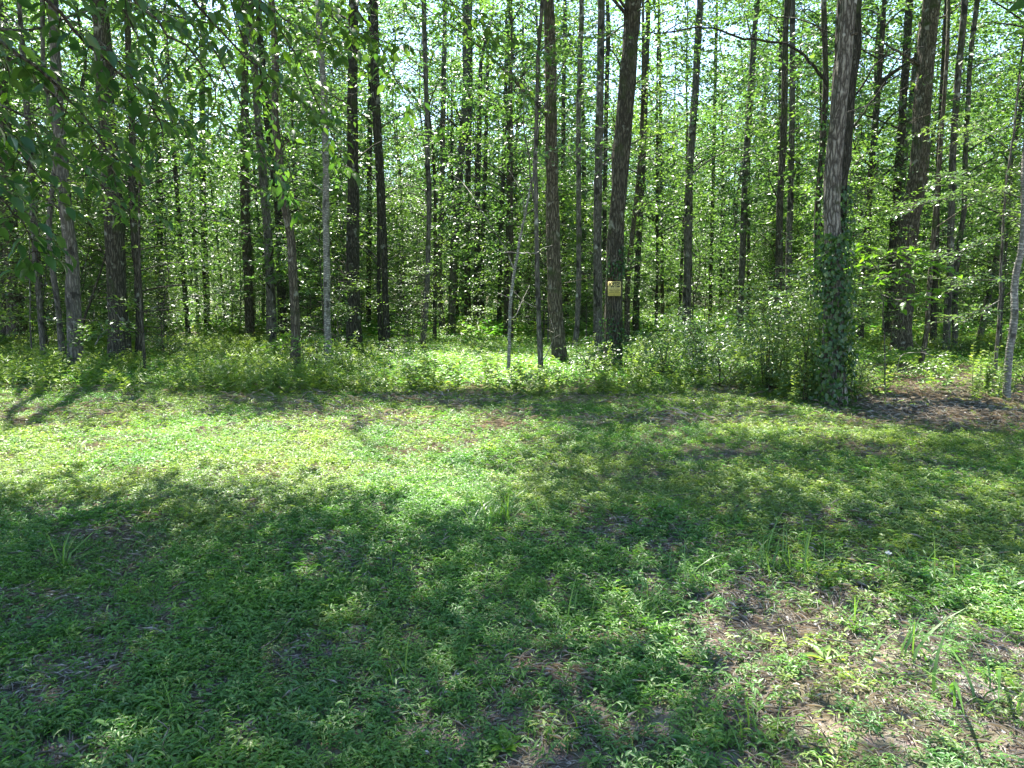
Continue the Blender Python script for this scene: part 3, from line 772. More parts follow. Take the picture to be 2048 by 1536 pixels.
# ------------------------------------------------------------------ far trees: shared trunks and crowns
def make_far_variant(k):
    H = 19.0
    K = np.array([[0, 0, -.2], [.1 * random.gauss(0, 1), 0, 3], [.25 * random.gauss(0, 1), .2, 8], [.35 * random.gauss(0, 1), .3, 13], [.4 * random.gauss(0, 1), .3, H]])
    T = dict(K=K, rb=.16, rt=.10, zt=9.0, x=0, Y=0, H=H)
    g = Geo(); C = spline(K, 30); tube(g, C, np.array([float(radius_at(T, q)) for q in C[:, 2]]), 8, rough=.14, seed=k)
    trunk = g.mesh('trunk', [B_DARK, B_BROWN, B_GREY, B_DARK][k % 4], True)
    n = 620
    z = 1.6 + (H - 1.4) * rng.random(n) ** .85
    rr = np.interp(z, [2, 6, 11, 16, H], [1.5, 2.6, 3.0, 2.4, .6]) * np.sqrt(rng.random(n))
    th = rng.uniform(0, 2 * PI, n)
    thin = rng.random(n) < np.interp(z, [2, 6, 9, 13], [.75, .9, .75, .5])
    Q = np.stack([np.cos(th) * rr, np.sin(th) * rr, z], -1)[thin]
    cc = Q[rng.choice(len(Q), 95, replace=False)]
    kq = rng.integers(0, 95, len(Q)); mv = rng.random(len(Q)) < .75
    Q = np.where(mv[:, None], cc[kq] + rng.normal(0, 1, Q.shape) * [.42, .42, .22], Q)
    gb = Geo()
    for s in Q[rng.choice(len(Q), 34, replace=False)]:
        c = limb_curve(T, s)
        tube(gb, c, np.linspace(.035, .008, len(c)), 4, cap=False)
    branches = gb.mesh('branches', B_DARK, True)
    gc = Geo(); az = np.arctan2(Q[:, 1], Q[:, 0]) + rng.normal(0, .9, len(Q))
    sprays(gc, None, Q, az, rng.uniform(.8, 1.5, len(Q)), 22, .165, LEAF2, tilt=.55, wratio=.62)
    crown = gc.mesh('crown', M_CROWN, False)
    return trunk, branches, crown
FARV = [make_far_variant(k) for k in range(7)]

named = sorted([(float(project(np.array([T['x'], T['Y'], 2.2]))[0]), T) for T in tree_info], key=lambda a: a[0])
SHORT = []
for x_, T in named:
    SHORT.append((x_, T['label']))
ANCH = [(20, 'the wide brown left-edge trunk'), (148, 'the smooth grey lit trunk'), (236, 'the thick double trunk'), (415, 'the bare earth tree'), (588, 'the knotted brown trunk'), (655, 'the white-barked tree'), (707, 'the thick black trunk'), (770, 'the touching dark pair'), (850, 'the slim foot-leaning trunk'), (905, 'the leafy-footed trunk'), (1030, 'the crooked pale sapling'), (1110, 'the flecked central trunk'), (1229, 'the posted sign tree'), (1375, 'the mid grey trunk'), (1482, 'the slim trunk over the shrub'), (1568, 'the twin straight trunks'), (1667, 'the plated front trunk'), (1812, 'the big flared trunk'), (1915, 'the parallel leaning trunks'), (2025, 'the pale right-edge trunk')]
ORD = ['first', 'second', 'third', 'fourth', 'fifth', 'sixth', 'seventh', 'eighth', 'ninth', 'tenth', 'eleventh', 'twelfth', 'thirteenth', 'fourteenth', 'fifteenth', 'sixteenth', 'seventeenth', 'eighteenth', 'nineteenth', 'twentieth', 'twenty-first', 'twenty-second', 'twenty-third', 'twenty-fourth']
def ordinal_labels(xs, noun):
    """label each by its order right of the nearest landmark"""
    order = sorted(range(len(xs)), key=lambda i: xs[i]); out = [None] * len(xs); cnt = {}
    for i in order:
        a = [k for k, (x, n) in enumerate(ANCH) if x <= xs[i]]
        k = a[-1] if a else -1
        cnt[k] = cnt.get(k, 0) + 1
        w = ORD[min(cnt[k] - 1, 23)]
        out[i] = ('%s %s rightward from %s' % (w, noun, ANCH[k][1])) if k >= 0 else ('%s %s left of the wide brown left-edge trunk' % (w, noun))
    return out

taken = [(T['x'], T['Y']) for T in ALL_NEAR]
far = []
tries = 0
while len(far) < 215 and tries < 40000:
    tries += 1
    Y = 22 + 64 * random.random() ** 1.2
    x = random.uniform(-1, 1) * (Y * .78 + 3)
    if min((x - a) ** 2 + (Y - c) ** 2 for a, c in taken) < (1.7 if Y < 45 else 2.4) ** 2: continue
    # keep the sunny gap of the centre and the view past the named trunks a little freer close by
    X = 1024 + F * x / Y
    if Y < 40 and any(abs(X - q) < 9 for q, _ in named): continue
    taken.append((x, Y)); far.append((x, Y))
fx = [float(project(np.array([x, Y, 2.0]))[0]) for x, Y in far]
outer = [f for f, X in zip(far, fx) if not -20 < X < 2068]
far = [f for f, X in zip(far, fx) if -20 < X < 2068]; fx = [X for X in fx if -20 < X < 2068]
fl = ordinal_labels(fx, 'slim background tree')
for (x, Y), lab, X in zip(far, fl, fx):
    t = thing('tree', lab, 'tree', (x, Y, float(height(x, Y))), random.uniform(0, 6.28), 'background trees of the wood')
    a, bmesh_, c = FARV[random.randrange(7)]
    s = random.uniform(.8, 1.15); w = random.choice([.35, .45, .55, .7, .85, 1.0, 1.3]) * s
    o = obj('trunk', a, t); o.scale = (w, w, s)
    o = obj('branches', bmesh_, t, kind='stuff'); o.scale = (s, s, s)
    o = obj('crown', c, t, kind='stuff'); o.scale = (s * 1.05, s * 1.05, s)

# ------------------------------------------------------------------ understory saplings (layered sprays)
def make_sapling(k, H, r, n, leaf, mat, shape=LEAF2, lo=.8, m=16):
    K = np.array([[0, 0, -.1], [random.gauss(0, .06) * H * .3, random.gauss(0, .05) * H * .3, H * .35], [random.gauss(0, .08) * H * .5, random.gauss(0, .08) * H * .5, H * .7], [random.gauss(0, .1) * H * .6, 0, H]])
    T = dict(K=K, rb=r, rt=r * .6, zt=H * .6, x=0, Y=0, H=H)
    g0 = Geo(); g = Geo(); C = spline(K, 14); tube(g0, C, np.linspace(r, .006, 14), 7, rough=.12, seed=k)
    tiers = np.linspace(lo, H * .97, 13)
    Q = []; az = []
    for z in tiers:
        nb = random.randint(2, 4)
        for q in range(nb):
            a = random.uniform(0, 2 * PI); R = np.interp(z / H, [0, .3, .6, 1], [.9, 1.2, 1.0, .35]) * H * .22
            R *= random.uniform(.6, 1.25)
            p0 = trunk_point(T, z * .93)
            tip = trunk_point(T, z) + np.array([math.cos(a) * R, math.sin(a) * R, random.uniform(-.15, .25)])
            c = spline([p0, (p0 + tip) / 2 + [0, 0, .06 * R], tip], 5)
            tube(g, c, np.linspace(.011, .003, 5), 4, cap=False)
            for j in range(max(1, n // (len(tiers) * 3))):
                f = random.uniform(.25, 1)
                Q.append(p0 * (1 - f) + tip * f + rng.normal(0, .04, 3)); az.append(a + random.gauss(0, .7))
    gl = Geo(); Q = np.array(Q)
    sprays(gl, None, Q, np.array(az), rng.uniform(.35, .75, len(Q)) * (H / 5) ** .3, m, leaf, shape, tilt=.35, droop=.12, wratio=.55)
    bk_ = [B_GREY, B_DARK, B_BROWN][k % 3]
    return g0.mesh('stem', bk_, True), gl.mesh('foliage', mat, False), g.mesh('twigs', bk_, True)
SAPV = [make_sapling(k, 5.2, .028, 190, .085, M_UNDER) for k in range(5)]
SAPB = [make_sapling(k, 3.2, .018, 110, .075, M_UNDER, lo=.5) for k in range(3)]
sap = []; tries = 0
while len(sap) < 190 and tries < 9000:
    tries += 1
    Y = 15.0 + 30 * random.random() ** 1.2
    x = random.uniform(-1, 1) * (Y * .74 + 1)
    X, yy, _ = project(np.array([x, Y, 1.0]))
    if min((x - a) ** 2 + (Y - c) ** 2 for a, c in taken) < .7 ** 2: continue
    if Y < 19.5 and 700 < X < 1200: continue
    if any(abs(X - q) < 16 + 500 / Y and Y < T_['Y'] and T_['rb'] > .1 for q, T_ in named): continue
    taken.append((x, Y)); sap.append((x, Y))
sx = [float(project(np.array([x, Y, 2.0]))[0]) for x, Y in sap]
sl = ordinal_labels(sx, 'slender leafy understory sapling')
for (x, Y), lab in zip(sap, sl):
    t = thing('sapling', lab, 'sapling', (x, Y, float(height(x, Y))), random.uniform(0, 6.28), 'understory saplings among the trunks')
    st, fo, tw_ = (SAPV[random.randrange(5)] if random.random() < .7 else SAPB[random.randrange(3)])
    s = random.uniform(.75, 1.35)
    o = obj('stem', st, t); o.scale = (s, s, s)
    o = obj('foliage', fo, t, kind='stuff'); o.scale = (s, s, s)
    o = obj('twigs', tw_, t, kind='stuff'); o.scale = (s, s, s)

# special saplings at the right with near-horizontal layers coloured pale for sun glare, and left ones
def layered(label, x_px, base_py, regions, leaf, mat, shape, m=14, stem_pts=None, r=.03, n=60, Y=None, bark=B_GREY):
    Y = Y or base_Y(base_py)
    b = at(x_px, base_py, Y); base = np.array([b[0], Y, 0.0])
    t = thing('sapling', label, 'sapling', (b[0], Y, 0))
    sp = [at(x, y, Y) for x, y in stem_pts]
    sp[0][2] = -.05
    stem_obj('stem', t, [(sp, r, r * .35)], bark, base)
    gb = Geo(); gl = Geo(); tw = Geo()
    spn = spline(sp, 30)
    for line, cnt, wid in regions:           # each line is a branch from the stem: px polyline
        pl = np.array([at(x, y, Y + dy) for x, y, dy in line])
        c = spline(pl, 14); tube(gb, c, np.linspace(.012, .003, 14), 5, cap=False)
        i = rng.integers(2, 14, cnt)
        Q = c[i] + rng.normal(0, wid, (cnt, 3)) * np.array([1, 1.6, .3])
        d = unit(c[-1:] - c[:1])[0]
        sprays(gl, tw, Q, math.atan2(d[1], d[0]) + rng.normal(0, .9, cnt), rng.uniform(.25, .55, cnt), m, leaf, shape, tilt=.3, droop=.1)
    obj('branches', gb.mesh('branches', bark, True, base), t, kind='stuff')
    obj('foliage', gl.mesh('foliage', mat, False, base), t, kind='stuff')
    obj('twigs', tw.mesh('twigs', bark, False, base), t, kind='stuff')
    return t
layered('sapling with horizontal leaf layers whitened by sun glare left of the pale right-edge trunk', 1990, 740,
        [([(2010, 380, 0), (1900, 395, -.4), (1780, 425, -.7)], 34, .18), ([(2040, 395, 0), (1960, 370, -.3), (1880, 350, -.8)], 26, .16),
         ([(2000, 470, 0), (1930, 500, -.5), (1850, 520, -.9)], 26, .15), ([(2000, 560, 0), (1960, 560, -.6), (1880, 560, -1.)], 22, .15),
         ([(2005, 430, 0), (2060, 440, -.5), (2120, 450, -.8)], 22, .2), ([(2000, 600, 0), (1950, 630, -.3), (1920, 650, -.5)], 16, .12), ([(2020, 300, 0), (1960, 260, -.5), (1880, 250, -.9)], 24, .2)],
        .085, M_GLOSS, LEAF2, stem_pts=[(1990, 745), (1998, 640), (2004, 500), (2012, 380), (2028, 260), (2040, 150)], r=.035, Y=14.5)
layered('sapling with large yellow-green sunlit leaves right of the plated trunk', 1770, 700,
        [([(1760, 560, 0), (1800, 540, -.2), (1835, 525, -.4)], 10, .07), ([(1755, 540, 0), (1730, 510, -.2), (1700, 495, -.3)], 9, .07),
         ([(1760, 520, 0), (1790, 505, -.1), (1815, 505, -.2)], 8, .06), ([(1765, 590, 0), (1800, 600, -.2), (1860, 580, -.4)], 9, .08)],
        .17, M_BRIGHT, LEAF6, m=6, stem_pts=[(1775, 705), (1768, 640), (1760, 570), (1757, 520)], r=.015, Y=12.2)
layered('small sapling with lit star-shaped leaf tiers in front of the knotted trunk', 610, 748,
        [([(604, 700, 0), (580, 690, -.2), (555, 690, -.3)], 7, .06), ([(604, 695, 0), (625, 690, -.2), (640, 695, -.3)], 7, .06), ([(604, 680, 0), (600, 672, -.2), (590, 668, -.3)], 6, .06)],
        .10, M_BRIGHT, LEAF6, m=8, stem_pts=[(610, 750), (607, 715), (604, 680)], r=.008, Y=14.2, bark=B_BROWN)
layered('forked sapling leaning right behind the smooth grey trunk', 158, 712,
        [([(185, 600, 0), (215, 560, 0), (240, 520, 0)], 10, .2), ([(160, 600, 0), (172, 540, 0), (165, 480, 0)], 10, .2)],
        .08, M_UNDER, LEAF2, stem_pts=[(152, 712), (166, 650), (185, 590), (205, 530), (225, 440)], r=.04, Y=19, bark=B_DARK)
layered('low sapling with white-lit leaves at the left edge wood', 60, 720,
        [([(60, 560, 0), (20, 540, 0), (-30, 540, 0)], 16, .25), ([(60, 500, 0), (100, 480, 0), (140, 490, 0)], 16, .25), ([(60, 450, 0), (30, 420, 0), (0, 400, 0)], 16, .3)],
        .08, M_UNDER, LEAF2, stem_pts=[(64, 722), (60, 600), (58, 480), (60, 400)], r=.02, Y=17)

# ------------------------------------------------------------------ shrubs and vine
def shrub(label, cx_px, top_py, Y, w, h, n, leaf=.06, mat=M_SHRUB, m=12, name='shrub'):
    b = at(cx_px, 700, Y); base = np.array([b[0], Y, float(height(b[0], Y))])
    t = thing(name, label, 'shrub', tuple(base))
    g = Geo(); gl = Geo(); Q = []; az = []
    for k in range(max(5, int(w * 6))):
        a = random.uniform(0, 2 * PI); R = w * .5 * random.uniform(.4, 1.05)
        tip = np.array([math.cos(a) * R, math.sin(a) * R * .8, h * random.uniform(.5, 1.0) * (1 - .35 * (R / (w * .5)) ** 2)])
        c = spline([[random.gauss(0, .08), random.gauss(0, .08), -.03], [tip[0] * .35, tip[1] * .35, tip[2] * .7], tip], 7)
        tube(g, c, np.linspace(.012, .003, 7), 4, cap=False)
        for j in range(max(2, n // int(w * 6))):
            f = random.uniform(.12, 1); i = f * 6; i0 = min(5, int(i)); q = c[i0] * (1 - (i - i0)) + c[i0 + 1] * (i - i0)
            Q.append(q + rng.normal(0, .10, 3)); az.append(a + random.gauss(0, 1.1))
    Q = np.array(Q); Q[:, 2] = np.maximum(Q[:, 2], .05)
    sprays(gl, None, Q, np.array(az), rng.uniform(.25, .5, len(Q)), m, leaf, LEAF2, tilt=.5, droop=.2, rise=.1)
    obj('stems', g.mesh('stems', B_BROWN, True), t, kind='stuff')
    obj('foliage', gl.mesh('foliage', mat, False), t, kind='stuff')
    return t
shrub('big arching grey-green shrub left of the plated trunk, its twigs in the sun', 1545, 560, 13.0, 2.7, 2.5, 420, .07)
shrub('tall dark shrub hugging the left side of the plated trunk', 1622, 520, 11.9, 1.5, 3.0, 330, .075)
shrub('dense shrub in deep shade under the right side of the plated trunk', 1712, 650, 12.6, 1.1, 1.7, 110, .06)
shrub('broad pale-leaved shrub right of the posted tree', 1410, 620, 15.2, 3.0, 1.9, 360, .075)
shrub('shrub with whitish leaves in front of the posted tree\'s right side', 1330, 670, 14.6, 1.7, 1.1, 160, .065)
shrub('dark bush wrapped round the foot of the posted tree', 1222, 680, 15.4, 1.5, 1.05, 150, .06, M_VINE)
shrub('low bush at the clearing edge halfway between the posted tree and the plated trunk', 1450, 740, 13.4, 1.8, .9, 150, .055)
shrub('low leafy bush right of the flecked central trunk', 1180, 700, 14.6, 1.0, .8, 80, .055)
shrub('small bush under the white-barked tree', 690, 710, 15.2, 1.3, .9, 90, .05)
shrub('dark low bush between the knotted tree and the white-barked tree', 625, 690, 16.8, 1.2, 1.0, 80, .05)
shrub('low dark bush behind the touching dark pair', 790, 690, 19, 1.6, 1.0, 90, .06)
shrub('bush in the left wood right of the straight dark trunk', 330, 660, 20, 1.8, 1.0, 110, .06)
shrub('low bright bush at the foot of the double trunk', 225, 720, 15.4, .9, .5, 50, .05, M_CARPET)
shrub('low bush at the left edge under the wide brown trunk', 30, 690, 16.5, 1.6, .7, 80, .05)
shrub('low bush in the right wood beyond the flared trunk', 1900, 650, 20, 2.0, .9, 110, .06)
shrub('pale lit bush in front of the flared trunk', 1870, 700, 15.2, 1.3, .55, 60, .075, M_UNDER)
shrub('small lit bush left of the flared trunk\'s foot', 1735, 690, 13.6, .8, .7, 45, .07, M_UNDER)
shrub('low bush near the pale right-edge trunk', 2060, 700, 13.5, 1.4, .8, 70, .05)

def vine(label, T, z0, z1, n, leaf, spread=1.2, front=True):
    base = np.array([T['x'], T['Y'], 0.0])
    t = thing('climbing_vine', label, 'vine', tuple(base))
    g = Geo(); st = Geo()
    z = rng.uniform(z0, z1, n); th = rng.uniform(-PI, 0, n) + rng.normal(0, .3, n)
    kp = fbm(th * 1.1, z * .9, 1.3, int(n) % 13) > .40 - .12 * (1 - z / z1)
    z = z[kp]; th = th[kp]; n = len(z)
    C = np.array([trunk_point(T, q) for q in z]); R = np.array([float(radius_at(T, q)) for q in z])
    nrm = np.stack([np.cos(th), np.sin(th), np.zeros(n)], -1)
    Pp = C + nrm * (R * rng.uniform(1.02, spread, n) + .01)[:, None]
    D = np.stack([rng.normal(0, .5, n), rng.normal(0, .3, n), -rng.uniform(.4, 1, n)], -1)
    L = leaf * rng.uniform(.6, 1.3, n)
    leaves(g, Pp, D, nrm + rng.normal(0, .35, (n, 3)) + [0, 0, .4], L, L * .75, LEAF2)
    for k in range(3):
        ph = random.uniform(-2.6, -.5); zz = np.linspace(0, z1, 16)
        c = np.array([trunk_point(T, q) + np.array([math.cos(ph + .5 * math.sin(q * 1.3 + k)), math.sin(ph + .5 * math.sin(q * 1.3 + k)), 0]) * (float(radius_at(T, q)) * 1.04 + .006) for q in zz])
        tube(st, c, np.linspace(.014, .005, 16), 5)
    obj('stem', st.mesh('stem', B_BROWN, True, base), t, kind='stuff')
    obj('foliage', g.mesh('foliage', M_VINE, False, base), t, kind='stuff')
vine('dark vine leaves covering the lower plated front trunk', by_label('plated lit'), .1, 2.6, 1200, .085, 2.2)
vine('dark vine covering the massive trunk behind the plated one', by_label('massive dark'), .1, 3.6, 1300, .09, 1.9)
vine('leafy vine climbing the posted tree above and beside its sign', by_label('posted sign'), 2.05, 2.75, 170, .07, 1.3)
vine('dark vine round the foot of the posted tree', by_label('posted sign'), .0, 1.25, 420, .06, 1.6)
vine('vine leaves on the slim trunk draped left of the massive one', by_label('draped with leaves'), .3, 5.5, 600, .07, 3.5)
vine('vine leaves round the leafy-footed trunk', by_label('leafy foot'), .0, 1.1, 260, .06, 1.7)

# ------------------------------------------------------------------ the posted sign
T = by_label('posted sign')
Ys = T['Y'] - T['rb'] - .03
c0 = at(1229, 577.5, Ys)
sg = thing('warning_sign', 'yellow POSTED notice nailed to the stout furrowed tree', 'sign', tuple(c0))
M_YEL = flat_mat('sign_yellow', (.60, .50, .16), .45, .4)
M_BLK = flat_mat('sign_black', (.012, .012, .012), .5, .3)
M_NAIL = flat_mat('nail_steel', (.35, .35, .36), .4, .5)
W_, H_ = .272, .300
g = Geo(); nn = 9; xs_ = np.linspace(-W_ / 2, W_ / 2, nn); yc_ = (xs_ / (W_ / 2)) ** 2 * .012
V = []
for dy in (0, .003):
    for z_ in (-H_ / 2, H_ / 2):
        for q in range(nn): V.append((xs_[q], yc_[q] + dy, z_))
Qs = []
for q in range(nn - 1):
    Qs.append((q, q + 1, nn + q + 1, nn + q)); Qs.append((2 * nn + q + 1, 2 * nn + q, 3 * nn + q, 3 * nn + q + 1))
    Qs.append((q + 1, q, 2 * nn + q, 2 * nn + q + 1)); Qs.append((nn + q, nn + q + 1, 3 * nn + q + 1, 3 * nn + q))
Qs += [(0, nn, 3 * nn, 2 * nn), (2 * nn - 1, nn - 1, 3 * nn - 1, 4 * nn - 1)]
g.add(np.array(V), Q=np.array(Qs)); obj('plate', g.mesh('plate', M_YEL, True), sg)
def text(body, z, size, width, name='lettering', bold=.0):
    cu = bpy.data.curves.new('lettering', 'FONT'); cu.body = body; cu.align_x = 'CENTER'; cu.align_y = 'CENTER'; cu.size = 1.0; cu.offset = bold; cu.extrude = .0
    o = bpy.data.objects.new('tmp', cu); COL.objects.link(o)
    bpy.context.view_layer.update()
    dg = bpy.context.evaluated_depsgraph_get()
    me = bpy.data.meshes.new_from_object(o.evaluated_get(dg)); bpy.data.objects.remove(o)
    n = len(me.vertices); co = np.zeros(n * 3); me.vertices.foreach_get('co', co); co = co.reshape(-1, 3)
    co[:, 0] -= (co[:, 0].max() + co[:, 0].min()) / 2; co[:, 1] -= (co[:, 1].max() + co[:, 1].min()) / 2
    co[:, 0] *= width / (co[:, 0].max() - co[:, 0].min()); co[:, 1] *= size / (co[:, 1].max() - co[:, 1].min())
    out = np.stack([co[:, 0], (co[:, 0] / (W_ / 2)) ** 2 * .012 - .0022, co[:, 1] + z], -1)
    me.vertices.foreach_set('co', out.ravel().astype(np.float32)); me.update()
    me.materials.clear(); me.materials.append(M_BLK)
    obj(name, me, sg)
text('POSTED', .083, .108, .246, bold=.035)
text('PRIVATE PROPERTY', .013, .016, .20, bold=.02)
text('HUNTING, FISHING, TRAPPING OR', -.012, .014, .23, bold=.03)
text('TRESPASSING FOR ANY PURPOSE', -.033, .014, .23, bold=.03)
text('IS STRICTLY FORBIDDEN', -.054, .014, .19, bold=.02)
text('VIOLATORS WILL BE PROSECUTED', -.082, .014, .23, bold=.03)
for zz_, nm in ((-.112, 'NAME'), (-.135, 'ADDRESS')):
    text(nm, zz_, .009, .03 if nm == 'NAME' else .042)
g = Geo()
for zz_ in (-.116, -.139):
    g.add(np.array([(-.075, -.0022 + .0035, zz_), (.12, -.0022 + .008, zz_), (.12, -.0022 + .008, zz_ + .002), (-.075, -.0022 + .0035, zz_ + .002)]) - [0, .003, 0], Q=[(0, 1, 2, 3)])
obj('ruled_line', g.mesh('ruled_line', M_BLK), sg, kind='stuff')
for sx_ in (-1, 1):
    for sz_ in (-1, 1):
        g = Geo(); c = np.array([[sx_ * .125, .006, sz_ * .142], [sx_ * .125, .012, sz_ * .142], [sx_ * .125, .06, sz_ * .142]]); tube(g, c[::-1], [.0015, .002, .005], 8)
        obj('nail', g.mesh('nail', M_NAIL, True), sg)

# ------------------------------------------------------------------ ground plants through geometry nodes
def scatter(name, P3, rot, scl, idx, sources, label=None):
    me = bpy.data.meshes.new(name)
    me.vertices.add(len(P3)); me.vertices.foreach_set('co', P3.astype(np.float32).ravel())
    a = me.attributes.new('rot', 'FLOAT_VECTOR', 'POINT'); a.data.foreach_set('vector', rot.astype(np.float32).ravel())
    a = me.attributes.new('scl', 'FLOAT', 'POINT'); a.data.foreach_set('value', scl.astype(np.float32))
    a = me.attributes.new('idx', 'INT', 'POINT'); a.data.foreach_set('value', idx.astype(np.int32))
    o = obj(name, me, kind='stuff')
    if label: o['label'] = label
    coll = bpy.data.collections.new(name + '_sources')
    for k, s in enumerate(sources):
        so = bpy.data.objects.new('%s_source_%02d' % (name, k), s); coll.objects.link(so)
    ng = bpy.data.node_groups.new(name, 'GeometryNodeTree')
    ng.interface.new_socket('Geometry', in_out='INPUT', socket_type='NodeSocketGeometry')
    ng.interface.new_socket('Geometry', in_out='OUTPUT', socket_type='NodeSocketGeometry')
    N = ng.nodes.new; K = ng.links.new
    gi = N('NodeGroupInput'); go = N('NodeGroupOutput')
    ip = N('GeometryNodeInstanceOnPoints'); ci = N('GeometryNodeCollectionInfo')
    ci.inputs['Collection'].default_value = coll; ci.inputs['Separate Children'].default_value = True; ci.inputs['Reset Children'].default_value = True
    def attr(nm, dt):
        n = N('GeometryNodeInputNamedAttribute'); n.data_type = dt; n.inputs[0].default_value = nm
        return next(s for s in n.outputs if s.enabled and s.name == 'Attribute')
    K(gi.outputs[0], ip.inputs['Points']); K(ci.outputs[0], ip.inputs['Instance'])
    ip.inputs['Pick Instance'].default_value = True
    K(attr('idx', 'INT'), ip.inputs['Instance Index']); 
    er = N('FunctionNodeEulerToRotation'); K(attr('rot', 'FLOAT_VECTOR'), er.inputs[0]); K(er.outputs[0], ip.inputs['Rotation'])
    K(attr('scl', 'FLOAT'), ip.inputs['Scale'])
    K(ip.outputs[0], go.inputs[0])
    md = o.modifiers.new('scatter', 'NODES'); md.node_group = ng
    return o

def make_sprig(kind, mat=None):
    g = Geo()
    nst = {'stilt': 3, 'broad': 2, 'far': 5}[kind]
    for s in range(nst):
        a = random.uniform(0, 2 * PI); L = random.uniform(.07, .15); lean = random.uniform(.3, .9)
        tip = np.array([math.cos(a) * L * lean, math.sin(a) * L * lean, L * random.uniform(.45, .8)])
        o0 = np.array([random.gauss(0, .025), random.gauss(0, .025), 0])
        c = spline([o0, o0 + tip * [.4, .4, .6], o0 + tip], 5)
        if kind != 'far': tube(g, c, np.linspace(.0016, .0008, 5), 3, cap=False, tint=.7)
        nl = {'stilt': 6, 'broad': 6, 'far': 5}[kind]
        t = np.linspace(.25, 1, nl)
        Pp = np.stack([np.interp(t * 4, np.arange(5), c[:, q]) for q in range(3)], -1)
        aa = a + np.where(np.arange(nl) % 2 == 0, 1, -1) * rng.uniform(.6, 1.4, nl)
        if kind == 'broad': aa = rng.uniform(0, 2 * PI, nl)
        aa[-1] = a
        D = np.stack([np.cos(aa), np.sin(aa), rng.uniform(-.25, .45, nl)], -1)
        N = np.array([0, 0, 1.0]) + rng.normal(0, .25, (nl, 3))
        Lf = rng.uniform(.030, .058, nl) if kind != 'broad' else rng.uniform(.022, .042, nl)
        wr = .27 if kind == 'stilt' else (.55 if kind == 'broad' else .34)
        leaves(g, Pp, D, N, Lf, Lf * wr, LEAF6 if kind != 'far' else LEAF2)
    return g.mesh('sprig', mat or M_CARPET)
SPR = [make_sprig('stilt') for _ in range(7)] + [make_sprig('broad') for _ in range(4)]
SPRL = [make_sprig('stilt', M_SHADEGREEN) for _ in range(8)] + [make_sprig('broad', M_SHADEGREEN) for _ in range(3)]
SPRF = [make_sprig('far', M_SHADEGREEN if k % 2 else None) for k in range(6)]

BARE = [ (gp([(1380, 1180), (1560, 1150), (1900, 1230), (2100, 1300), (2300, 1560), (1480, 1560), (1400, 1400)]), .30),
         (gp([(1345, 895), (1550, 890), (1560, 925), (1350, 930)]), .25),
         (gp([(930, 850), (1060, 845), (1060, 895), (900, 890)]), .45),
         (gp([(40, 1290), (230, 1260), (260, 1330), (30, 1380)]), .4),
         (gp([(1060, 1060), (1260, 1060), (1230, 1130), (1040, 1120)]), .40),
         (gp([(1140, 1310), (1250, 1300), (1260, 1360), (1120, 1370)]), .5),
         (gp([(370, 1360), (480, 1350), (480, 1400), (360, 1410)]), .3),
         (gp([(120, 1400), (330, 1500), (260, 1620), (60, 1560)]), .45),
         (gp([(640, 925), (800, 935), (780, 965), (640, 950)]), .6),
         (gp([(100, 990), (250, 1000), (220, 1030), (90, 1020)]), .5),
         (gp([(1690, 735), (2500, 735), (2500, 860), (1950, 850), (1700, 815)]), .06),
         (gp([(350, 660), (420, 662), (430, 685), (340, 684)]), .1),
         (gp([(1640, 815), (2048, 830), (2400, 850), (2400, 890), (1700, 850)]), .25),
         (gp([(700, 790), (980, 795), (980, 818), (700, 812)]), .55) ]
OPENF = [gp([(1690, 715), (2600, 715), (2600, 880), (1950, 860), (1690, 815)]), gp([(740, 670), (1290, 670), (1230, 785), (760, 790)])]
def cover(x, y):
    d = np.clip(.75 + (fbm(x, y, 1.1, 51) - .42) * 3.0, .4, 1.0) * np.clip(.55 + (fbm(x, y, 4.0, 61) - .35) * 3.2, .2, 1)
    wx = (fbm(x, y, 3, 71) - .5) * .5
    for poly, v in BARE:
        d = np.where(in_poly(x + wx, y + wx, poly), d * v, d)
    return d

def pts_in(y0, y1, dens, margin=1.2):
    w = lambda y: .76 * y + margin
    A = (w(y1) + w(y0)) * (y1 - y0)
    n = int(A * dens * 1.0)
    y = np.sqrt(rng.uniform(y0 ** 2, y1 ** 2, n)); x = rng.uniform(-1, 1, n) * w(y)
    return x, y
def lay(name, y0, y1, dens, smin, smax, src, pick, cov=True, label=None, tilt=.15, zoff=0):
    x, y = pts_in(y0, y1, dens)
    if cov is not None:
        k = rng.random(len(x)) < (cover(x, y) if cov is True else cov(x, y)); x, y = x[k], y[k]
    n = len(x)
    rot = np.stack([rng.normal(0, tilt, n), rng.normal(0, tilt, n), rng.uniform(0, 2 * PI, n)], -1)
    hs = (.7 + .6 * fbm(x, y, .9, 81)) 
    scatter(name, np.stack([x, y, height(x, y) + zoff], -1), rot, rng.uniform(smin, smax, n) * hs, pick(x, y) if callable(pick) else rng.choice(pick, n), src, label)
    return n
tot = []
def shade_green_pick(x, y):
    p_ = np.clip(.12 + 1.1 * sstep(6.2, 4.6, y) * sstep(1.2, .2, x - (y - 2.4) * .25) + (fbm(x, y, .7, 131) - .45) * 2.2, .05, .95)  # shade painted in: deeper green near the viewer, yellower at the sunlit right
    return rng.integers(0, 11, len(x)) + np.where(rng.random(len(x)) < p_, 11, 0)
tot.append(lay('ground_cover', 1.7, 6.5, 1250, .42, .92, SPR + SPRL, shade_green_pick, label='carpet of small lance-leaved weeds covering the clearing'))
tot.append(lay('ground_cover', 6.5, 13.5, 540, .55, 1.05, SPR + SPRL, shade_green_pick, label='lighter carpet of low weeds across the middle of the clearing'))
tot.append(lay('undergrowth', 13.5, 30, 130, 1.0, 2.4, SPRF, np.arange(6), label='low green undergrowth on the wood floor'))
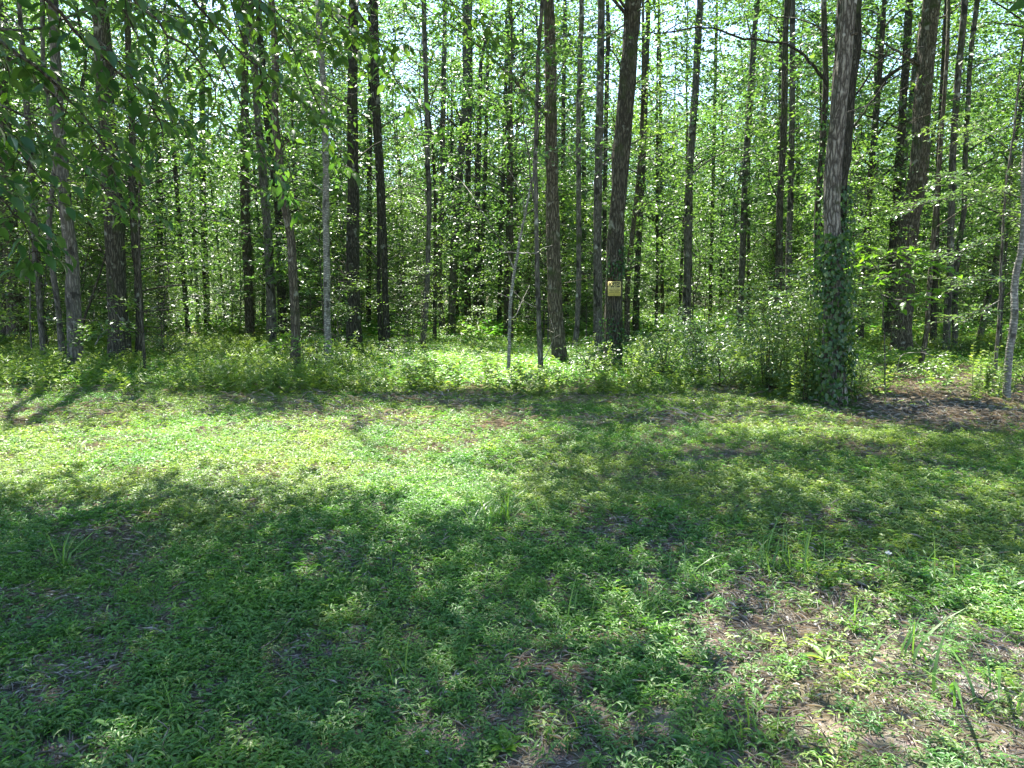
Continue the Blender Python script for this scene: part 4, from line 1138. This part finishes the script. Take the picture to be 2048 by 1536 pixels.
tot.append(lay('undergrowth', 30, 150, 7, 4.5, 8.0, SPRF, np.arange(6), label='distant undergrowth between the far trunks'))

# grass blades and litter scattered
def make_blades(n, h, w, spread, lean=.5, mat=M_GRASS, seg=4):
    g = Geo()
    for k in range(n):
        a = random.uniform(0, 2 * PI); L = h * random.uniform(.55, 1.1); ln = lean * random.uniform(.3, 1.4)
        o0 = np.array([random.gauss(0, spread), random.gauss(0, spread), 0])
        t = np.linspace(0, 1, seg + 1)
        C = o0 + np.stack([np.cos(a) * ln * L * t ** 1.8, np.sin(a) * ln * L * t ** 1.8, L * (t - .45 * ln * t ** 2.4)], -1)
        s = np.array([-math.sin(a + .5), math.cos(a + .5), 0]) * w / 2
        ww = np.array([.7, 1, .9, .6, .05])[:, None] if seg == 4 else np.linspace(1, .05, seg + 1)[:, None]
        V = np.concatenate([C - s * ww, C + s * ww])
        i = np.arange(seg); Q = np.stack([i, i + 1, seg + 2 + i, seg + 1 + i], -1)
        g.add(V, Q=Q, tint=np.full(len(V), random.random()))
    return g.mesh('blades', mat)
THIN = [make_blades(4, .12, .0032, .025, .9) for _ in range(5)]
lay('sparse_grass', 1.8, 13, 150, .5, 1.3, THIN, np.arange(5), cov=lambda x, y: np.clip((fbm(x, y, .8, 91) - .35) * 3, .08, 1), label='thin grass blades sprinkled through the weeds')
def make_litter():
    g = Geo(); n = 26
    Pp = np.stack([rng.normal(0, .05, n), rng.normal(0, .05, n), rng.uniform(.002, .02, n)], -1)
    a = rng.uniform(0, 2 * PI, n); D = np.stack([np.cos(a), np.sin(a), rng.normal(0, .1, n)], -1)
    L = rng.uniform(.03, .10, n); wr = np.where(rng.random(n) < .93, .035, .42); L = np.where(wr > .1, L * .38, L)
    leaves(g, Pp, D, np.array([0, 0, 1.0]) + rng.normal(0, .3, (n, 3)), L, L * wr, LEAF2)
    return g.mesh('litter', M_STRAW)
LIT = [make_litter() for _ in range(6)]
lay('leaf_litter', 1.7, 9, 220, .7, 1.3, LIT, np.arange(6), cov=lambda x, y: np.clip(1.15 - cover(x, y), .1, 1), label='dry straw and dead leaf bits on bare patches')
lay('leaf_litter', 9, 28, 90, 1.2, 2.4, LIT, np.arange(6), cov=lambda x, y: np.clip(1.15 - cover(x, y), .1, 1), label='dead leaves on the floor of the wood')

def make_stick():
    g = Geo(); L = random.uniform(.10, .35)
    c = spline([[0, 0, .01], [L * .5, random.gauss(0, .02), .02], [L, random.gauss(0, .04), .012]], 5)
    tube(g, c, np.linspace(.004, .0018, 5), 4)
    return g.mesh('stick', B_GREY)
lay('fallen_sticks', 1.8, 20, 3.5, .5, 1.3, [make_stick() for _ in range(6)], np.arange(6), cov=None, label='small dead sticks lying among the weeds', zoff=.02)
# upright weeds along the edge of the wood
def make_weed(h, n, leaf, mat=M_CARPET):
    g = Geo(); gs = Geo()
    C = spline([[0, 0, 0], [random.gauss(0, .03), random.gauss(0, .03), h * .5], [random.gauss(0, .08), random.gauss(0, .08), h]], 8)
    tube(gs, C, np.linspace(.005, .002, 8), 5)
    t = rng.uniform(.12, 1, n) ; Pp = np.stack([np.interp(t * 7, np.arange(8), C[:, q]) for q in range(3)], -1)
    a = np.arange(n) * 2.4
    D = np.stack([np.cos(a), np.sin(a), rng.uniform(-.1, .7, n)], -1)
    L = leaf * (1.25 - .8 * t) * rng.uniform(.7, 1.2, n)
    leaves(g, Pp, D, np.array([0, 0, 1.0]) + rng.normal(0, .3, (n, 3)), L, L * .26, LEAF2)
    return gs.mesh('stem', B_GREENSTEM), g.mesh('foliage', mat)
B_GREENSTEM = flat_mat('green_stem', (.10, .16, .05), .6, .3)
WEED = [make_weed(random.uniform(.5, .85), 60, .11) for _ in range(6)]
wspots = []
for k in range(110):
    Xp = random.choice([random.uniform(0, 130), random.uniform(360, 700), random.uniform(360, 700), random.uniform(700, 1000), random.uniform(1130, 1560), random.uniform(1560, 1780), random.uniform(1950, 2048)])
    Y = random.uniform(12.3, 17.5) if Xp < 1560 else random.uniform(11.2, 12.2)
    wspots.append((at(Xp, 700, Y)[0], Y))
wx_ = [float(project(np.array([x, Y, .3]))[0]) for x, Y in wspots]
wl = ordinal_labels(wx_, 'upright feathery weed')
for (x, Y), lab in zip(wspots, wl):
    t = thing('tall_weed', lab, 'weed', (x, Y, float(height(x, Y))), random.uniform(0, 6.28), 'upright weeds along the wood edge')
    a, c = WEED[random.randrange(6)]; s = random.uniform(.6, 1.25)
    obj('stem', a, t).scale = (s, s, s); obj('foliage', c, t, kind='stuff').scale = (s, s, s)
MIDW = [make_weed(.35, 34, .09, M_CARPET)[1] for _ in range(4)]
lay('edge_weeds', 12.0, 26, 34, .5, 1.7, MIDW, np.arange(4), cov=lambda x, y: np.clip((fbm(x, y, .5, 101) - .3) * 3, .1, 1) * np.where(in_poly(x, y, OPENF[0]) | in_poly(x, y, OPENF[1]), .06, 1), label='knee-high weeds mixed along the edge of the wood')

# grass tufts one can tell apart
BLADES = [make_blades(1, 1.0, random.uniform(.022, .034), 0.0, random.uniform(.2, 1.1)) for _ in range(14)]
TUFTS = [('wide tuft of long green blades in the middle of the sunny patch', 985, 1045, 26, .40, .010, .10), ('small upright bright tuft beyond the sunny patch centre', 1025, 895, 22, .20, .010, .03),
         ('tall thin blades in the sunny patch far left', 150, 915, 6, .34, .010, .02), ('dark broad blade pair standing left of the sunny patch shadow', 128, 1135, 5, .36, .022, .02),
         ('bright tuft at the left of the lower right sun patch', 1378, 1180, 20, .26, .012, .06), ('dense dark tuft of long blades right of centre in shade', 1560, 1150, 30, .32, .010, .10),
         ('loose tuft of blades in shade near the bottom centre', 1130, 1270, 14, .26, .011, .09), ('leaning tuft right of the shaded centre', 1290, 1240, 16, .28, .012, .08),
         ('long grass tuft at the right, behind the bright sun patch', 1900, 1170, 18, .30, .010, .14), ('long arching blades at the lower right corner', 1990, 1420, 9, .34, .014, .10),
         ('two long bent blades in the lower right sun patch', 1800, 1330, 4, .30, .014, .05), ('bright broad blades rising in the lower right patch', 1700, 1270, 6, .22, .016, .04),
         ('blue-green blades lying over near the bottom left', 350, 1420, 5, .24, .012, .05), ('blade tuft near the bottom edge left of centre', 800, 1380, 8, .22, .009, .07),
         ('lone yellow-green blades on the left shaded ground', 520, 1260, 3, .22, .010, .03), ('fine grass tuft in the left foreground by the bare soil', 320, 1290, 8, .14, .008, .04),
         ('wispy grass tuft at the bottom right of the sun patch', 1480, 1480, 18, .20, .007, .08), ('upright blades at the bottom centre edge', 1120, 1500, 7, .20, .010, .06),
         ('grass tuft left of the wide sunny tuft', 880, 1075, 9, .20, .008, .09), ('scattered blades right of the wide sunny tuft', 1180, 1150, 6, .22, .010, .08)]
for lab, X, Yp, n, h, w, sp in TUFTS:
    x, y = ground(X, Yp)
    z = float(height(x, y))
    t = thing('grass_tuft', lab, 'grass tuft', (x, y, z - .005))
    for k in range(int(n * 2.2) + 1):
        q = random.uniform(.55, 1.15); a_ = random.gauss(0, sp * 1.1); b_ = random.gauss(0, sp * 1.1)
        o = obj('blade', BLADES[random.randrange(len(BLADES))], t, (a_, b_, 0), (random.gauss(0, .1), random.gauss(0, .1), random.uniform(0, 2 * PI)))
        o.scale = (h * q, h * q, h * q * (1 if random.random() < .8 else .6)) if w < .013 else (h * q * 1.6, h * q * 1.6, h * q)
# white flower head on a bare stalk
x, y = ground(1772, 1195)
fl_ = thing('wildflower', 'single white fluffy flower head on a tall pale stalk', 'flower', (x, y, float(height(x, y))))
g = Geo(); C = spline([[0, 0, 0], [.004, 0, .12], [.0, .004, .235]], 8); tube(g, C, np.linspace(.0028, .002, 8), 6)
obj('stalk', g.mesh('stalk', flat_mat('pale_stalk', (.30, .28, .12), .6)), fl_)
g = Geo(); n = 40; d = unit(rng.normal(0, 1, (n, 3))); d[:, 2] = np.abs(d[:, 2]) * .8 - .1
leaves(g, np.tile([0, .004, .235], (n, 1)), d, unit(rng.normal(0, 1, (n, 3))), rng.uniform(.014, .022, n), np.full(n, .006), LEAF2)
obj('petals', g.mesh('petals', flat_mat('white_petal', (.75, .75, .72), .7)), fl_, kind='stuff')

# broad-leaved rosettes
def rosette(lab, X, Yp, n, L, wr=.35, mat=M_CARPET, up=.35):
    x, y = ground(X, Yp)
    t = thing('leafy_weed', lab, 'weed', (x, y, float(height(x, y))))
    for k in range(n):
        a = k * 2 * PI / n + random.gauss(0, .3); l = L * random.uniform(.7, 1.1)
        g = Geo(); leaves(g, np.array([[0, 0, .02]]), np.array([[math.cos(a), math.sin(a), up]]), np.array([[-math.cos(a) * up, -math.sin(a) * up, 1]]), np.array([l]), np.array([l * wr]), LEAF6, np.array([random.random()]))
        obj('leaf', g.mesh('leaf', mat), t)
rosette('rosette of lance-shaped leaves in shade behind the white flower', 1676, 1098, 7, .12)
rosette('pale broad-leaved seedling above the left shaded ground', 505, 1075, 4, .10, .5, M_UNDER, .5)
rosette('star of long pale leaves in the lower right sun patch', 1650, 1345, 5, .13, .25)
rosette('round-leaved seedling on the bare patch right of centre', 1270, 1078, 4, .08, .8, M_UNDER, .5)
rosette('bright leafy seedling at the bottom edge', 1010, 1520, 6, .10, .35, M_BRIGHT, .6)
rosette('clump of bright clover-like leaves left of the lower right sun patch', 1290, 1370, 8, .07, .6, M_BRIGHT, .4)

# fallen twigs and dead leaves
def twig(lab, pts, r, mat=B_PALE, name='fallen_branch'):
    pl = np.array([at(px_, py_, Y) for px_, py_, Y in pts]); b0 = pl[0].copy(); b0[2] = 0
    t = thing(name, lab, 'branch', tuple(b0))
    g = Geo(); c = spline(pl, 14) + rng.normal(0, .006, (14, 3)); tube(g, c, np.linspace(r, r * .3, 14), 6, rough=.1)
    obj('stick', g.mesh('stick', mat, True, b0), t)
    for k in range(3):
        i = random.randint(4, 12); d = rng.normal(0, .25, 3); d[2] = abs(d[2])
        g = Geo(); tube(g, [c[i], c[i] + d * .5, c[i] + d], [r * .4, r * .3, .002], 4, cap=False)
        obj('side_twig', g.mesh('side_twig', mat, True, b0), t)
twig('pale bare branch propped up right of the smooth grey trunk', [(190, 690, 17), (205, 668, 17), (228, 652, 16.8), (262, 643, 16.6)], .018)
twig('thin arching bare twig in front of the big flared trunk', [(1795, 745, 14), (1800, 716, 14), (1818, 706, 14), (1850, 706, 13.8), (1880, 722, 13.6)], .008)
twig('dark fallen branch across the leaf litter at the right', [(1700, 800, 11.9), (1760, 812, 11.5), (1850, 838, 10.7)], .02, B_DARK)
twig('thin leaning dead stick beside the flecked central trunk', [(1083, 725, 15.5), (1102, 690, 15.5), (1112, 655, 15.4)], .012)
twig('short dead sticks crossed on the floor left of the bare earth tree', [(320, 690, 21), (355, 690, 21), (395, 684, 20.5)], .015)

# thickets of low growth between the far trunks
n = 620
Y = 27 + 100 * rng.random(n) ** .8; x = rng.uniform(-1, 1, n) * (Y * .78 + 2)
scatter('thicket', np.stack([x, Y, height(x, Y) - .3], -1), np.stack([rng.normal(0, .1, n), rng.normal(0, .1, n), rng.uniform(0, 6.28, n)], -1), rng.uniform(.45, 1.2, n) * np.where(Y > 55, 1.5, 1), rng.integers(0, 8, n), [v[1] for v in SAPV + SAPB], 'low leafy growth between the distant trunks')
# the wood beyond
n = 640
Y = np.concatenate([rng.uniform(86, 165, n), [f[1] for f in outer]]); x = np.concatenate([rng.uniform(-1, 1, n) * (Y[:n] * .85), [f[0] for f in outer]])
n = len(x); sc_ = rng.uniform(.8, 1.2, n); rz_ = np.stack([np.zeros(n), np.zeros(n), rng.uniform(0, 6.28, n)], -1); id_ = rng.integers(0, 7, n)
p3 = np.stack([x, Y, height(x, Y)], -1)
scatter('far_wood', np.concatenate([p3, p3]), np.concatenate([rz_, rz_]), np.concatenate([sc_, sc_]), np.concatenate([id_, id_ + 7]), [v[2] for v in FARV] + [v[0] for v in FARV], 'far wood closing the view behind the trunks')
print('ground instances', tot)
tri = sum(len(m.loops) - 2 * len(m.polygons) for m in bpy.data.meshes)
print('unique tris', tri, 'objects', len(SC.objects))
